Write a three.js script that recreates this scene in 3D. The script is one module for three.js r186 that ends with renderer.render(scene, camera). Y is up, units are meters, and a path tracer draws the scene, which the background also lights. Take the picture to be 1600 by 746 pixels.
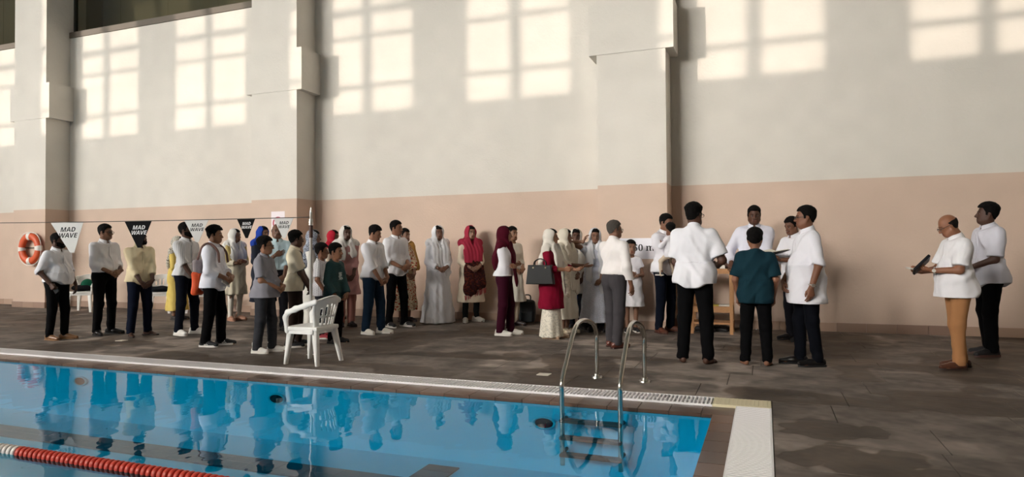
import * as THREE from 'three';
import { mergeGeometries } from 'three/addons/utils/BufferGeometryUtils.js';
import { RoundedBoxGeometry } from 'three/addons/geometries/RoundedBoxGeometry.js';
import { RectAreaLightUniformsLib } from 'three/addons/lights/RectAreaLightUniformsLib.js';

// ------------------------------------------------------------------ camera, sky, sun, window light, exposure
const scene = new THREE.Scene();
const V = (x, y, z) => new THREE.Vector3(x, y, z);
const EYE = V(0, 1.27, 0), FOC = 1037;                         // focal length in pixels of the 1600 x 746 frame
const RIGHT = V(0.93457669, -0.00672725, -0.35569813), UPV = V(0.01302785, 0.99979775, 0.01532095), FWD = V(-0.35552312, 0.01895258, -0.93447531);
const camera = new THREE.PerspectiveCamera(2 * Math.atan(373 / FOC) * 180 / Math.PI, 1600 / 746, 0.05, 200);
camera.position.copy(EYE);
camera.quaternion.setFromRotationMatrix(new THREE.Matrix4().makeBasis(RIGHT, UPV, FWD.clone().negate()));
scene.add(camera);

const renderer = new THREE.WebGLRenderer({ antialias: true });
renderer.toneMapping = THREE.LinearToneMapping;
renderer.toneMappingExposure = 1.04;
renderer.shadowMap.enabled = true;
scene.background = new THREE.Color().setRGB(0.9, 0.95, 1.0);

const SUN_DIR = V(0.76, -0.12, -1).normalize();                // low evening sun through the clerestory behind the camera
const sun = new THREE.DirectionalLight(new THREE.Color().setRGB(1, 0.86, 0.72), 2.6);
sun.name = 'sun';
sun.position.copy(SUN_DIR.clone().multiplyScalar(-40)).add(V(-6, 5, -11));
sun.target.position.set(-6, 5, -11);
sun.shadow.radius = 0.5;
sun.shadow.mapSize.set(4096, 4096);
Object.assign(sun.shadow.camera, { left: -30, right: 30, top: 12, bottom: -12, near: 1, far: 90 });
scene.add(sun, sun.target);

const glow = new THREE.DirectionalLight(new THREE.Color().setRGB(1, 0.95, 0.88), 27);   // the bright hazy sky round that sun, 36 degrees across
glow.name = 'hazy_sky';
glow.position.copy(V(0.62, -0.27, -1).normalize().multiplyScalar(-40)).add(V(-6, 3, -11));
glow.target.position.set(-6, 3, -11);
glow.shadow.radius = 68;
glow.shadow.mapSize.set(2048, 2048);
Object.assign(glow.shadow.camera, { left: -30, right: 30, top: 14, bottom: -14, near: 1, far: 90 });
scene.add(glow, glow.target);
RectAreaLightUniformsLib.init();
const HALL = { x0: -44, x1: 10, zb: -11.3, zf: 13.7, top: 11.4 };
const BAY = 7.25, SHIFT = 25 * 0.76, WIN_Y0 = 7.07, WIN_Y1 = 10.7;   // clerestory windows, two to a bay
const clerestory = [];
for (let k = -2; k <= 2; k++) clerestory.push([-8.63 - SHIFT + BAY * k, -6.35 - SHIFT + BAY * k], [-5.47 - SHIFT + BAY * k, -3.19 - SHIFT + BAY * k]);
const windowsOpen = clerestory.filter(([a, b]) => a > HALL.x0 + 0.2 && b < HALL.x1 - 0.2);
windowsOpen.forEach(([a, b]) => {                               // soft daylight entering at each window
  const l = new THREE.RectAreaLight(new THREE.Color().setRGB(1, 0.965, 0.91), 6.5, b - a - 0.1, WIN_Y1 - WIN_Y0 - 0.1);
  l.name = 'window_daylight';
  l.position.set((a + b) / 2, (WIN_Y0 + WIN_Y1) / 2, HALL.zf - 0.06);
  l.lookAt((a + b) / 2, (WIN_Y0 + WIN_Y1) / 2, 0);
  scene.add(l);
});

// ------------------------------------------------------------------ helpers
let seed = 12345;
const rnd = () => { seed = (seed * 1664525 + 1013904223) >>> 0; return seed / 4294967296; };
const rr = (a, b) => a + (b - a) * rnd();
const lerp = (a, b, t) => a + (b - a) * t, clamp = (x, a = 0, b = 1) => Math.max(a, Math.min(b, x));
const sstep = (a, b, x) => { const t = clamp((x - a) / (b - a)); return t * t * (3 - 2 * t); };
// pixel of the photograph -> point on a horizontal (y) or frontal (z) plane
const pixRay = (px, py) => RIGHT.clone().multiplyScalar((px - 800) / FOC).add(UPV.clone().multiplyScalar(-(py - 373) / FOC)).add(FWD);
const onY = (px, py, y = 0) => { const d = pixRay(px, py); return EYE.clone().add(d.multiplyScalar((y - EYE.y) / d.y)); };
const onZ = (px, py, z) => { const d = pixRay(px, py); return EYE.clone().add(d.multiplyScalar((z - EYE.z) / d.z)); };
const pxPerMetre = (p) => FOC / p.clone().sub(EYE).dot(FWD);

const taken = {};
const numbered = (n) => { const k = taken[n] = (taken[n] ?? -1) + 1; return k ? n + '_' + String(k).padStart(3, '0') : n; };
function mesh(name, geo, mat, parent) {
  const m = new THREE.Mesh(geo, mat);
  m.name = parent && parent !== scene ? name : numbered(name);
  (parent ?? scene).add(m);
  return m;
}
function tag(o, label, category, group, kind) {
  if (label) o.userData.label = label;
  if (category) o.userData.category = category;
  if (group) o.userData.group = group;
  if (kind) o.userData.kind = kind;
  return o;
}
function thing(name, label, category, pos = [0, 0, 0], turn = 0, group) {
  const g = new THREE.Group(); g.name = numbered(name); g.position.set(...pos); g.rotation.y = turn; scene.add(g);
  return tag(g, label, category, group);
}
const box = (x0, x1, y0, y1, z0, z1) => { const g = new THREE.BoxGeometry(x1 - x0, y1 - y0, z1 - z0); g.translate((x0 + x1) / 2, (y0 + y1) / 2, (z0 + z1) / 2); return g; };
const rbox = (w, h, d, r = 0.004, x = 0, y = 0, z = 0, seg = 2) => { const g = new RoundedBoxGeometry(w, h, d, seg, r); g.translate(x, y, z); return g; };
const tube = (pts, r, n = 24, rad = 10, closed = false) => new THREE.TubeGeometry(new THREE.CatmullRomCurve3(pts.map((p) => (p.isVector3 ? p : V(...p))), closed, 'centripetal'), n, r, rad, closed);
const rod = (a, b, r0, r1 = r0, seg = 10) => {
  const A = V(...a), B = V(...b), g = new THREE.CylinderGeometry(r1, r0, A.distanceTo(B), seg);
  g.applyQuaternion(new THREE.Quaternion().setFromUnitVectors(V(0, 1, 0), B.clone().sub(A).normalize()));
  g.translate((A.x + B.x) / 2, (A.y + B.y) / 2, (A.z + B.z) / 2);
  return g;
};
const merge = (...g) => mergeGeometries(g.flat().map((q) => { const w = q.index ? q.toNonIndexed() : q; for (const k of Object.keys(w.attributes)) if (!['position', 'normal', 'uv'].includes(k)) w.deleteAttribute(k); if (!w.attributes.uv) w.setAttribute('uv', new THREE.BufferAttribute(new Float32Array(w.attributes.position.count * 2), 2)); return w; }));
// uv in metres taken from the place of each vertex and the way its face points
function worldUV(g, ox = 0, oz = 0) {
  const p = g.attributes.position, n = g.attributes.normal, uv = new Float32Array(p.count * 2);
  for (let i = 0; i < p.count; i++) {
    const ax = Math.abs(n.getX(i)), ay = Math.abs(n.getY(i)), az = Math.abs(n.getZ(i));
    const [u, v] = ay > ax && ay > az ? [p.getX(i), -p.getZ(i)] : ax > az ? [p.getZ(i), p.getY(i)] : [p.getX(i), p.getY(i)];
    uv[i * 2] = u + ox; uv[i * 2 + 1] = v + oz;
  }
  g.setAttribute('uv', new THREE.BufferAttribute(uv, 2));
  return g;
}
// tileable value noise
function noiseGrid(n, s) { let q = s >>> 0; const a = new Float32Array(n * n); for (let i = 0; i < n * n; i++) { q = (q * 1664525 + 1013904223) >>> 0; a[i] = q / 4294967296; } return a; }
function tileNoise(fx, fy, s) {
  const g = noiseGrid(256, s);
  return (u, v) => {
    const x = u * fx, y = v * fy, xi = Math.floor(x), yi = Math.floor(y), a = x - xi, b = y - yi, t = a * a * (3 - 2 * a), w = b * b * (3 - 2 * b);
    const at = (i, j) => g[(((j % fy) + fy) % fy) * 256 + (((i % fx) + fx) % fx)];
    return lerp(lerp(at(xi, yi), at(xi + 1, yi), t), lerp(at(xi, yi + 1), at(xi + 1, yi + 1), t), w);
  };
}
function dataTex(n, fn, { srgb = true, repeat = [1, 1], rows = n } = {}) {
  const d = new Uint8Array(n * rows * 4);
  for (let j = 0; j < rows; j++) for (let i = 0; i < n; i++) {
    const c = fn(i / n, j / rows), k = (j * n + i) * 4, a = typeof c === 'number' ? [c, c, c] : c;
    for (let q = 0; q < 3; q++) d[k + q] = clamp(a[q]) * 255;
    d[k + 3] = 255;
  }
  const t = new THREE.DataTexture(d, n, rows);
  t.wrapS = t.wrapT = THREE.RepeatWrapping; t.magFilter = THREE.LinearFilter; t.minFilter = THREE.LinearMipmapLinearFilter; t.generateMipmaps = true;
  if (srgb) t.colorSpace = THREE.SRGBColorSpace;
  t.repeat.set(...repeat); t.needsUpdate = true;
  return t;
}
const mats = {};
function mat(color, roughness = 0.8, more = {}) {
  const key = JSON.stringify([color, roughness, Object.keys(more).map((k) => [k, more[k]?.uuid ?? more[k]])]);
  return mats[key] ??= new (more.transmission !== undefined || more.clearcoat !== undefined || more.sheen !== undefined || more.specularIntensity !== undefined ? THREE.MeshPhysicalMaterial : THREE.MeshStandardMaterial)({ color, roughness, ...more });
}

// ------------------------------------------------------------------ surface materials
const n4 = tileNoise(4, 4, 11), n9 = tileNoise(9, 9, 12), n24 = tileNoise(24, 24, 13), n70 = tileNoise(70, 70, 14), n160 = tileNoise(160, 160, 15), nS = tileNoise(7, 10, 16), nS2 = tileNoise(24, 36, 17);
const plasterBump = dataTex(512, (u, v) => 0.45 * n24(u, v) + 0.3 * n70(u, v) + 0.25 * n160(u, v), { srgb: false, repeat: [0.5, 0.5] });
const plasterTint = dataTex(256, (u, v) => { const k = 0.93 + 0.05 * n4(u, v) + 0.03 * n24(u, v); return [k, k, k]; }, { repeat: [0.16, 0.16] });
const upperPaint = mat('#e1dcd3', 0.85, { map: plasterTint, bumpMap: plasterBump, bumpScale: 0.004 });
const lowerPaint = mat('#d7bfad', 0.8, { map: plasterTint, bumpMap: plasterBump, bumpScale: 0.004 });
const plainWall = mat('#ddd5c8', 0.9);
const wetSpots = [[1290, 671, 0.3, 0.25], [1366, 676, 0.1, 0.2], [1262, 716, 0.15, 0.17], [1352, 722, 0.36, 0.34], [1470, 744, 0.25, 0.12], [1510, 642, 0.4, 0.12], [1560, 628, 0.4, 0.1], [930, 578, 0.7, 0.25], [720, 556, 0.8, 0.2], [1010, 562, 0.5, 0.16]].map(([x, y, a, b]) => { const p = onY(x, y); return [p.x, -p.z, a, b]; });
const spotAt = (u, v) => { let m = 0; for (const [x, z, a, b] of wetSpots) { const dx = (((u * 7 - x) % 7) + 10.5) % 7 - 3.5, dz = (((v * 7 - z) % 7) + 10.5) % 7 - 3.5, r = Math.hypot(dx / a, dz / b) + 0.7 * (n24(u, v) - 0.5) + 0.4 * (n70(u, v) - 0.5); m = Math.max(m, sstep(1.05, 0.92, r)); } return m; };
const wetAt = (u, v) => { const q = 0.5 * nS(u, v) + 0.3 * n9(u, v) + 0.2 * n24(u, v) + 0.1 * nS2(u, v); return Math.max(sstep(0.565, 0.61, q), spotAt(u, v)); };
const stoneColor = dataTex(1024, (u, v) => {
  const w = wetAt(u, v), g = 0.34 * nS2(u, v) + 0.3 * n24(u, v) + 0.22 * n70(u, v) + 0.14 * n160(u, v);
  const pale = sstep(0.6, 0.72, 0.6 * nS(u + 0.37, v + 0.21) + 0.4 * nS2(u, v + 0.5));
  let k = 0.438 + 0.36 * (g - 0.5) + 0.12 * pale;
  k *= lerp(1, 0.66, w);
  return [k * 1.06, k * lerp(0.98, 0.93, w), k * lerp(0.92, 0.82, w)];
}, { repeat: [1 / 7, 1 / 7] });
const stoneRough = dataTex(512, (u, v) => 0.82 - 0.3 * wetAt(u, v) + 0.1 * (n70(u, v) - 0.5), { srgb: false, repeat: [1 / 7, 1 / 7] });
const stoneBump = dataTex(1024, (u, v) => 0.5 * nS2(u, v) + 0.3 * n70(u, v) + 0.2 * n160(u, v), { srgb: false, repeat: [1 / 7, 1 / 7] });
const stoneMats = [1, 0.93, 1.07].map((k) => mat(new THREE.Color().setRGB(k, k, k), 1, { map: stoneColor, roughnessMap: stoneRough, bumpMap: stoneBump, bumpScale: 0.006, specularIntensity: 0.3 }));
const steel = mat('#c9c7c0', 0.22, { metalness: 1 });
const whitePlastic = mat('#ecebe8', 0.42);

// ------------------------------------------------------------------ the hall
const { x0: HX0, x1: HX1, zb: ZB, zf: ZF, top: TOP } = HALL, STRIPE = 2.34;
const struct = (name, geo, m, label, parent) => { const o = mesh(name, geo, m, parent); o.userData.kind = 'structure'; if (label) o.userData.label = label; return o; };
const GAL_Y = 6.57, GAL_TOP = 9.6, PIER_R = [-15.87, -8.62, -1.44, 5.8], PIER_W = 1.12, PIER_P = 0.58;
const galleries = [[-23.1, -17.0], [-15.87, -9.75]];           // high windows let into the back wall
{
  const up = [box(HX0, HX1, STRIPE, GAL_Y, ZB - 0.4, ZB), box(HX0, HX1, GAL_TOP, TOP, ZB - 0.4, ZB)];
  let x = HX0;
  for (const [a, b] of galleries) { up.push(box(x, a, GAL_Y, GAL_TOP, ZB - 0.4, ZB)); x = b; }
  up.push(box(x, HX1, GAL_Y, GAL_TOP, ZB - 0.4, ZB));
  const w = struct('wall_back', worldUV(merge(up)), upperPaint, 'cream plaster wall above a beige painted band');
  struct('lower_paint', worldUV(box(HX0, HX1, 0, STRIPE, ZB - 0.4, ZB)), lowerPaint, 'beige painted lower band of the wall', w);
}
struct('wall_left', box(HX0 - 0.3, HX0, 0, TOP, ZB, ZF), plainWall, 'plain cream end wall of the hall');
struct('wall_right', box(HX1, HX1 + 0.3, 0, TOP, ZB, ZF), plainWall, 'plain cream end wall beside the deck');
struct('ceiling', box(HX0 - 0.3, HX1 + 0.3, TOP, TOP + 0.3, ZB - 0.4, ZF + 0.4), mat('#d8d4cc', 0.9), 'plain pale ceiling of the hall');
{
  const g = [box(HX0, HX1, 0, WIN_Y0, ZF, ZF + 0.4), box(HX0, HX1, WIN_Y1, TOP, ZF, ZF + 0.4)];
  let x = HX0;
  for (const [a, b] of windowsOpen) { g.push(box(x, a, WIN_Y0, WIN_Y1, ZF, ZF + 0.4)); x = b; }
  g.push(box(x, HX1, WIN_Y0, WIN_Y1, ZF, ZF + 0.4));
  struct('wall_front', merge(g), plainWall, 'cream wall with a row of high windows');
  const paneMat = mat('#ffffff', 0.02, { transmission: 1, thickness: 0, ior: 1.5 }), barMat = mat('#8f8a80', 0.5);
  windowsOpen.forEach(([a, b], i) => {
    const w = new THREE.Group(); w.name = 'window_' + (i + 1 + galleries.length); scene.add(w); tag(w, 'high window with four bars across', null, 'clerestory windows', 'structure');
    const c = (a + b) / 2, z0 = ZF + 0.12, z1 = ZF + 0.2, bars = [box(c - 0.09, c + 0.09, WIN_Y0, WIN_Y1, z0, z1)];
    for (const [y, t] of [[7.6, 0.045], [8.6, 0.045], [9.12, 0.08], [9.95, 0.045]]) bars.push(box(a, b, y - t, y + t, z0, z1));
    struct('window_frame', merge(bars), barMat, null, w);
    struct('pane', box(a, b, WIN_Y0, WIN_Y1, ZF + 0.158, ZF + 0.162), paneMat, null, w);
  });
}
PIER_R.forEach((xr, i) => {                                     // engaged piers with corbel blocks
  const g = new THREE.Group(); g.name = numbered('pillar'); scene.add(g); g.position.set(xr - PIER_W / 2, 0, ZB);
  tag(g, ['cream pillar with the orange lifebuoy on its face', 'cream pillar behind the flag pole', 'cream pillar carrying the 50 m sheet', 'cream pillar at the end of the deck'][i], null, null, 'structure');
  const h = PIER_W / 2;
  struct('shaft', worldUV(box(-h, h, STRIPE, TOP, 0, PIER_P), xr, 0), upperPaint, null, g);
  struct('lower_paint', worldUV(box(-h, h, 0, STRIPE, 0, PIER_P), xr, 0), lowerPaint, 'beige painted foot of the pillar', g);
  struct('corbel_block', worldUV(box(-h - 0.13, h + 0.13, 4.5, 5.34, 0, PIER_P + 0.015), xr, 0), upperPaint, 'square cream block round the pillar', g);
});
galleries.forEach(([a, b], i) => {
  const w = new THREE.Group(); w.name = 'window_' + (i + 1); scene.add(w);
  tag(w, ['dark high window beyond the first pillar', 'dark high window between the first two pillars'][i], null, null, 'structure');
  const dark = mat('#7f796b', 0.8), brown = mat('#5d5347', 0.6), frame = mat('#2a2722', 0.5);
  struct('sill', box(a, b, GAL_Y - 0.005, GAL_Y + 0.13, ZB - 0.3, ZB + 0.03), brown, 'brown window sill', w);
  const fr = [box(a, b, GAL_Y + 0.13, GAL_Y + 0.18, ZB - 0.16, ZB - 0.08), box(a, a + 0.05, GAL_Y + 0.13, GAL_TOP, ZB - 0.16, ZB - 0.08), box(b - 0.05, b, GAL_Y + 0.13, GAL_TOP, ZB - 0.16, ZB - 0.08)];
  struct('window_frame', merge(fr), frame, null, w);
  struct('blind', box(a, b, GAL_Y, GAL_TOP, ZB - 0.9, ZB - 0.86), dark, 'dark olive blind behind the glass', w);
  struct('reveal', merge(box(a - 0.05, a, GAL_Y, GAL_TOP, ZB - 0.9, ZB - 0.4), box(b, b + 0.05, GAL_Y, GAL_TOP, ZB - 0.9, ZB - 0.4), box(a, b, GAL_TOP, GAL_TOP + 0.05, ZB - 0.9, ZB - 0.4), box(a, b, GAL_Y - 0.05, GAL_Y, ZB - 0.9, ZB - 0.3)), dark, null, w);
  const glass = mat('#deded6', 0.03, { transmission: 1, thickness: 0, ior: 1.5 }), n = 4, step = (b - a - 0.1) / n;
  for (let k = 0; k < n; k++) struct('pane', box(a + 0.055 + k * step, a + 0.045 + (k + 1) * step, GAL_Y + 0.18, GAL_TOP, ZB - 0.125, ZB - 0.115), glass, null, w);
});

// tiled skirting along the back wall and round the piers
{
  const base = new THREE.Group(); base.name = 'baseboard_back'; scene.add(base); tag(base, 'pinkish stone tile skirting along the foot of the wall', null, null, 'structure');
  const tones = ['#a98d79', '#9d8271', '#b39783', '#94796a'].map((c) => mat(c, 0.55));
  const piece = (x0, x1, z0, z1) => struct('tile', rbox(x1 - x0, 0.135, z1 - z0, 0.003, (x0 + x1) / 2, 0.0675, (z0 + z1) / 2, 1), tones[Math.floor(rnd() * 4)], null, base);
  const run = (a, b, z) => { const n = Math.max(1, Math.round((b - a) / 0.4)); for (let k = 0; k < n; k++) piece(lerp(a, b, k / n) + 0.002, lerp(a, b, (k + 1) / n) - 0.002, z + 0.001, z + 0.02); };
  let x = -24;
  for (const xr of PIER_R) {
    const xl = xr - PIER_W;
    run(x, xl - 0.02, ZB); run(xl - 0.02, xr + 0.02, ZB + PIER_P);
    piece(xr + 0.001, xr + 0.02, ZB + 0.02, ZB + PIER_P);
    x = xr + 0.02;
  }
  run(x, HX1, ZB);
}

// ------------------------------------------------------------------ deck, gutter grating, pool
const GO = -5.97, GI = -5.7, WZ = -5.43, GX0 = -0.235, GX1 = 0.035, WX = -0.4, WATER = -0.045, POOL_X0 = -25.4, POOL_Z1 = 7.1, BED = -0.62;
{
  const under = [];
  for (const [a, b, c, d] of [[HX0, HX1, ZB, GO], [GX1, HX1, GO, ZF], [HX0, POOL_X0, GO, ZF], [POOL_X0, GX1, POOL_Z1, ZF]]) under.push(box(a, b, -0.2, -0.012, c, d));
  const floor = struct('floor', worldUV(merge(under)), mat('#4a443e', 0.9), 'dark grey stone pool deck with wet patches');
  const far = [];
  const paver = (a, b, c, d) => {
    const seen = c < -3.2 && a > -20 && a < 6.5 && !(a > 3.6 && c > -8);
    const g = worldUV(box(a + 0.003, b - 0.003, -0.05, 0, c + 0.003, d - 0.003));
    if (!seen) { far.push(g); return; }
    struct('paver', g, stoneMats[Math.floor(rnd() * 3)], null, floor);
  };
  const rows = (X0, X1, Z0, Z1, n) => {
    for (let r = 0; r < n; r++) {
      const z0 = lerp(Z0, Z1, r / n), z1 = lerp(Z0, Z1, (r + 1) / n);
      let x = X0, first = true;
      while (x < X1 - 0.01) { let w = first ? rr(0.4, 1.2) : 1.2; first = false; if (X1 - x - w < 0.3) w = X1 - x; paver(x, x + w, z0, z1); x += w; }
    }
  };
  rows(-24, HX1, ZB, GO, 9);
  rows(GX1 + 0.004, HX1, GO, -2.4, 6); rows(GX1 + 0.004, HX1, -2.4, ZF, 27);
  for (const [a, b, c, d] of [[HX0, -24, ZB, GO], [HX0, POOL_X0, GO, ZF], [POOL_X0, GX1, POOL_Z1, ZF]]) far.push(worldUV(box(a, b, -0.05, 0, c, d)));
  const rest = struct('far_pavers', merge(far), stoneMats[0], null, floor); rest.userData.kind = 'stuff';
}
{
  const grate = new THREE.Group(); grate.name = 'gutter_grating'; scene.add(grate); tag(grate, 'white slatted gutter grating along the edge of the pool', 'grating');
  const white = mat('#efedee', 0.5), cream = mat('#d9cfae', 0.55), bed = mat('#2c2723', 0.9);
  const z0 = GO + 0.012, z1 = GI - 0.008, xEnd = -0.42, pitch = 0.0335;
  mesh('channel', merge(box(POOL_X0, GX1, -0.15, -0.06, GO, GI), box(GX0, GX1, -0.15, -0.06, GI, POOL_Z1)), bed, grate);
  mesh('rim', merge(box(POOL_X0, xEnd, -0.06, 0.002, GO, z0), box(POOL_X0, xEnd, -0.06, -0.002, z1, GI), box(GX1 - 0.012, GX1, -0.06, 0.002, GI, POOL_Z1), box(GX0, GX0 + 0.012, -0.06, -0.002, GI, POOL_Z1), box(POOL_X0, xEnd, -0.05, -0.004, -5.845, -5.825), box(-0.11, -0.09, -0.05, -0.004, GI, POOL_Z1)), white, grate);
  mesh('corner_slab', rbox(GX1 - xEnd, 0.055, GI - GO, 0.006, (GX1 + xEnd) / 2, -0.024, (GI + GO) / 2), cream, grate);
  const ribs = []; for (let k = 0; k < 13; k++) ribs.push(rbox(0.012, 0.004, 0.24, 0.0015, xEnd + 0.025 + k * 0.033, 0.0035, (GI + GO) / 2 - 0.005, 1));
  mesh('corner_ribs', merge(ribs), cream, grate);
  const s1 = rbox(0.0155, 0.03, z1 - z0, 0.003, 0, -0.013, (z0 + z1) / 2, 1), s2 = rbox(GX1 - GX0 - 0.024, 0.03, 0.021, 0.003, (GX0 + GX1) / 2, -0.013, 0, 1), rest = [];
  let n = 0;
  for (let x = xEnd - 0.017; x > POOL_X0; x -= pitch) if (n++ < 240) mesh('slat', s1, white, grate).position.x = x; else rest.push(box(x - 0.0085, x + 0.0085, -0.028, 0.002, z0, z1));
  n = 0;
  for (let z = GI + 0.016; z < POOL_Z1; z += 0.03) if (n++ < 60) mesh('slat', s2, white, grate).position.z = z; else rest.push(box(GX0 + 0.012, GX1 - 0.012, -0.028, 0.002, z - 0.0105, z + 0.0105));
  mesh('far_slats', merge(rest), white, grate).userData.kind = 'stuff';
}
{
  const cop = new THREE.Group(); cop.name = 'pool_coping'; scene.add(cop); tag(cop, 'wet brown tile coping between grating and water', null, null, 'structure');
  const tones = ['#5e4536', '#533d2f', '#674d3d'].map((c) => mat(c, 0.28)), rest = [];
  struct('coping_bed', merge(box(POOL_X0, GX0, -0.1, -0.047, GI, WZ - 0.004), box(WX + 0.004, GX0, -0.1, -0.047, WZ, POOL_Z1)), tones[1], null, cop);
  for (let x = GX0; x > POOL_X0; x -= 0.25) if (x > -12) struct('tile', rbox(0.247, 0.03, WZ - GI - 0.003, 0.004, x - 0.125, -0.033, (WZ + GI) / 2, 1), tones[Math.floor(rnd() * 3)], null, cop); else rest.push(box(x - 0.2485, x - 0.0015, -0.05, -0.018, GI + 0.002, WZ - 0.002));
  for (let z = WZ; z < POOL_Z1 - 0.3; z += 0.25) if (z < -2.5) struct('tile', rbox(GX0 - WX - 0.003, 0.03, 0.247, 0.004, (WX + GX0) / 2, -0.033, z + 0.125, 1), tones[Math.floor(rnd() * 3)], null, cop); else rest.push(box(WX + 0.002, GX0 - 0.002, -0.05, -0.018, z + 0.002, z + 0.248));
  const r = struct('far_coping', merge(rest), tones[0], null, cop); r.userData.kind = 'stuff';
}
{
  const blue = mat('#a2d6e5', 0.5), t = 0.2;
  const basin = struct('pool_basin', merge(box(POOL_X0 - t, WX + t, BED - t, BED, WZ - t, POOL_Z1 + t), box(POOL_X0 - t, WX, BED, -0.05, WZ - t, WZ), box(POOL_X0 - t, WX, BED, -0.05, POOL_Z1, POOL_Z1 + t), box(POOL_X0 - t, POOL_X0, BED, -0.05, WZ, POOL_Z1), box(WX, WX + t, BED, -0.05, WZ, POOL_Z1)), blue, 'pale blue tiled pool basin');
  const lane = [0, 1].map((k) => mat(['#262b3e', '#1f2436'][k], 0.5)), tile = new THREE.BoxGeometry(0.296, 0.012, 0.146);
  const lay = (x, z, k) => { const q = struct('lane_tile', tile, lane[k & 1], null, basin); q.position.set(x, BED + 0.006, z); };
  let c = 0;
  for (let x = -2.95; x > -13; x -= 0.3) for (const dz of [-0.075, 0.075]) lay(x, -4.73 + dz, c++ + (rnd() > 0.5));
  for (let k = -3; k <= 3; k++) { if (k) lay(-2.65, -4.73 + k * 0.15, c++); lay(-2.65, -4.73 + k * 0.15 + (k === 0 ? 0.0 : 0), c++); }
  const spot = mat('#10181d', 0.9), ring = mat('#7fc6cf', 0.4);
  [[432, 610, 'below the lone plastic chair'], [850, 651, 'beside the ladder'], [125, 582, 'below the stout bearded man']].forEach(([px, py, where]) => {                       // underwater lamps, switched off
    const p = onZ(px, py, WZ + 0.02), o = thing('underwater_lamp', 'round unlit lamp in the pool wall ' + where, 'pool lamp', [p.x, Math.max(-0.42, Math.min(-0.2, p.y)), WZ + 0.001], 0, 'underwater lamps');
    const r = new THREE.TorusGeometry(0.095, 0.016, 10, 36); r.scale(1, 0.5, 1); r.translate(0, 0, 0.012); mesh('rim', r, ring, o);
    const d = new THREE.CylinderGeometry(0.088, 0.088, 0.02, 36); d.rotateX(Math.PI / 2); d.scale(1, 0.5, 1); d.translate(0, 0, 0.01); mesh('lens', d, spot, o);
  });
  const rip = dataTex(512, (u, v) => 0.5 * tileR1(u, v) + 0.3 * tileR2(u, v) + 0.2 * tileR3(u, v), { srgb: false, repeat: [1 / 3, 1 / 3] });
  const water = struct('pool_water', worldUV(new THREE.PlaneGeometry(WX - POOL_X0, POOL_Z1 - WZ).rotateX(-Math.PI / 2).translate((POOL_X0 + WX) / 2, WATER, (WZ + POOL_Z1) / 2)), new THREE.MeshPhysicalMaterial({ color: new THREE.Color().setRGB(0.04, 0.58, 0.73), roughness: 0.015, transmission: 1, thickness: 0, ior: 1.33, specularIntensity: 0.78, bumpMap: rip, bumpScale: 0.0022 }), 'clear still blue pool water');
}
function tileR1(u, v) { return (tileR1.f ??= tileNoise(7, 5, 31))(u, v); }
function tileR2(u, v) { return (tileR2.f ??= tileNoise(17, 13, 32))(u, v); }
function tileR3(u, v) { return (tileR3.f ??= tileNoise(41, 31, 33))(u, v); }

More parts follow.
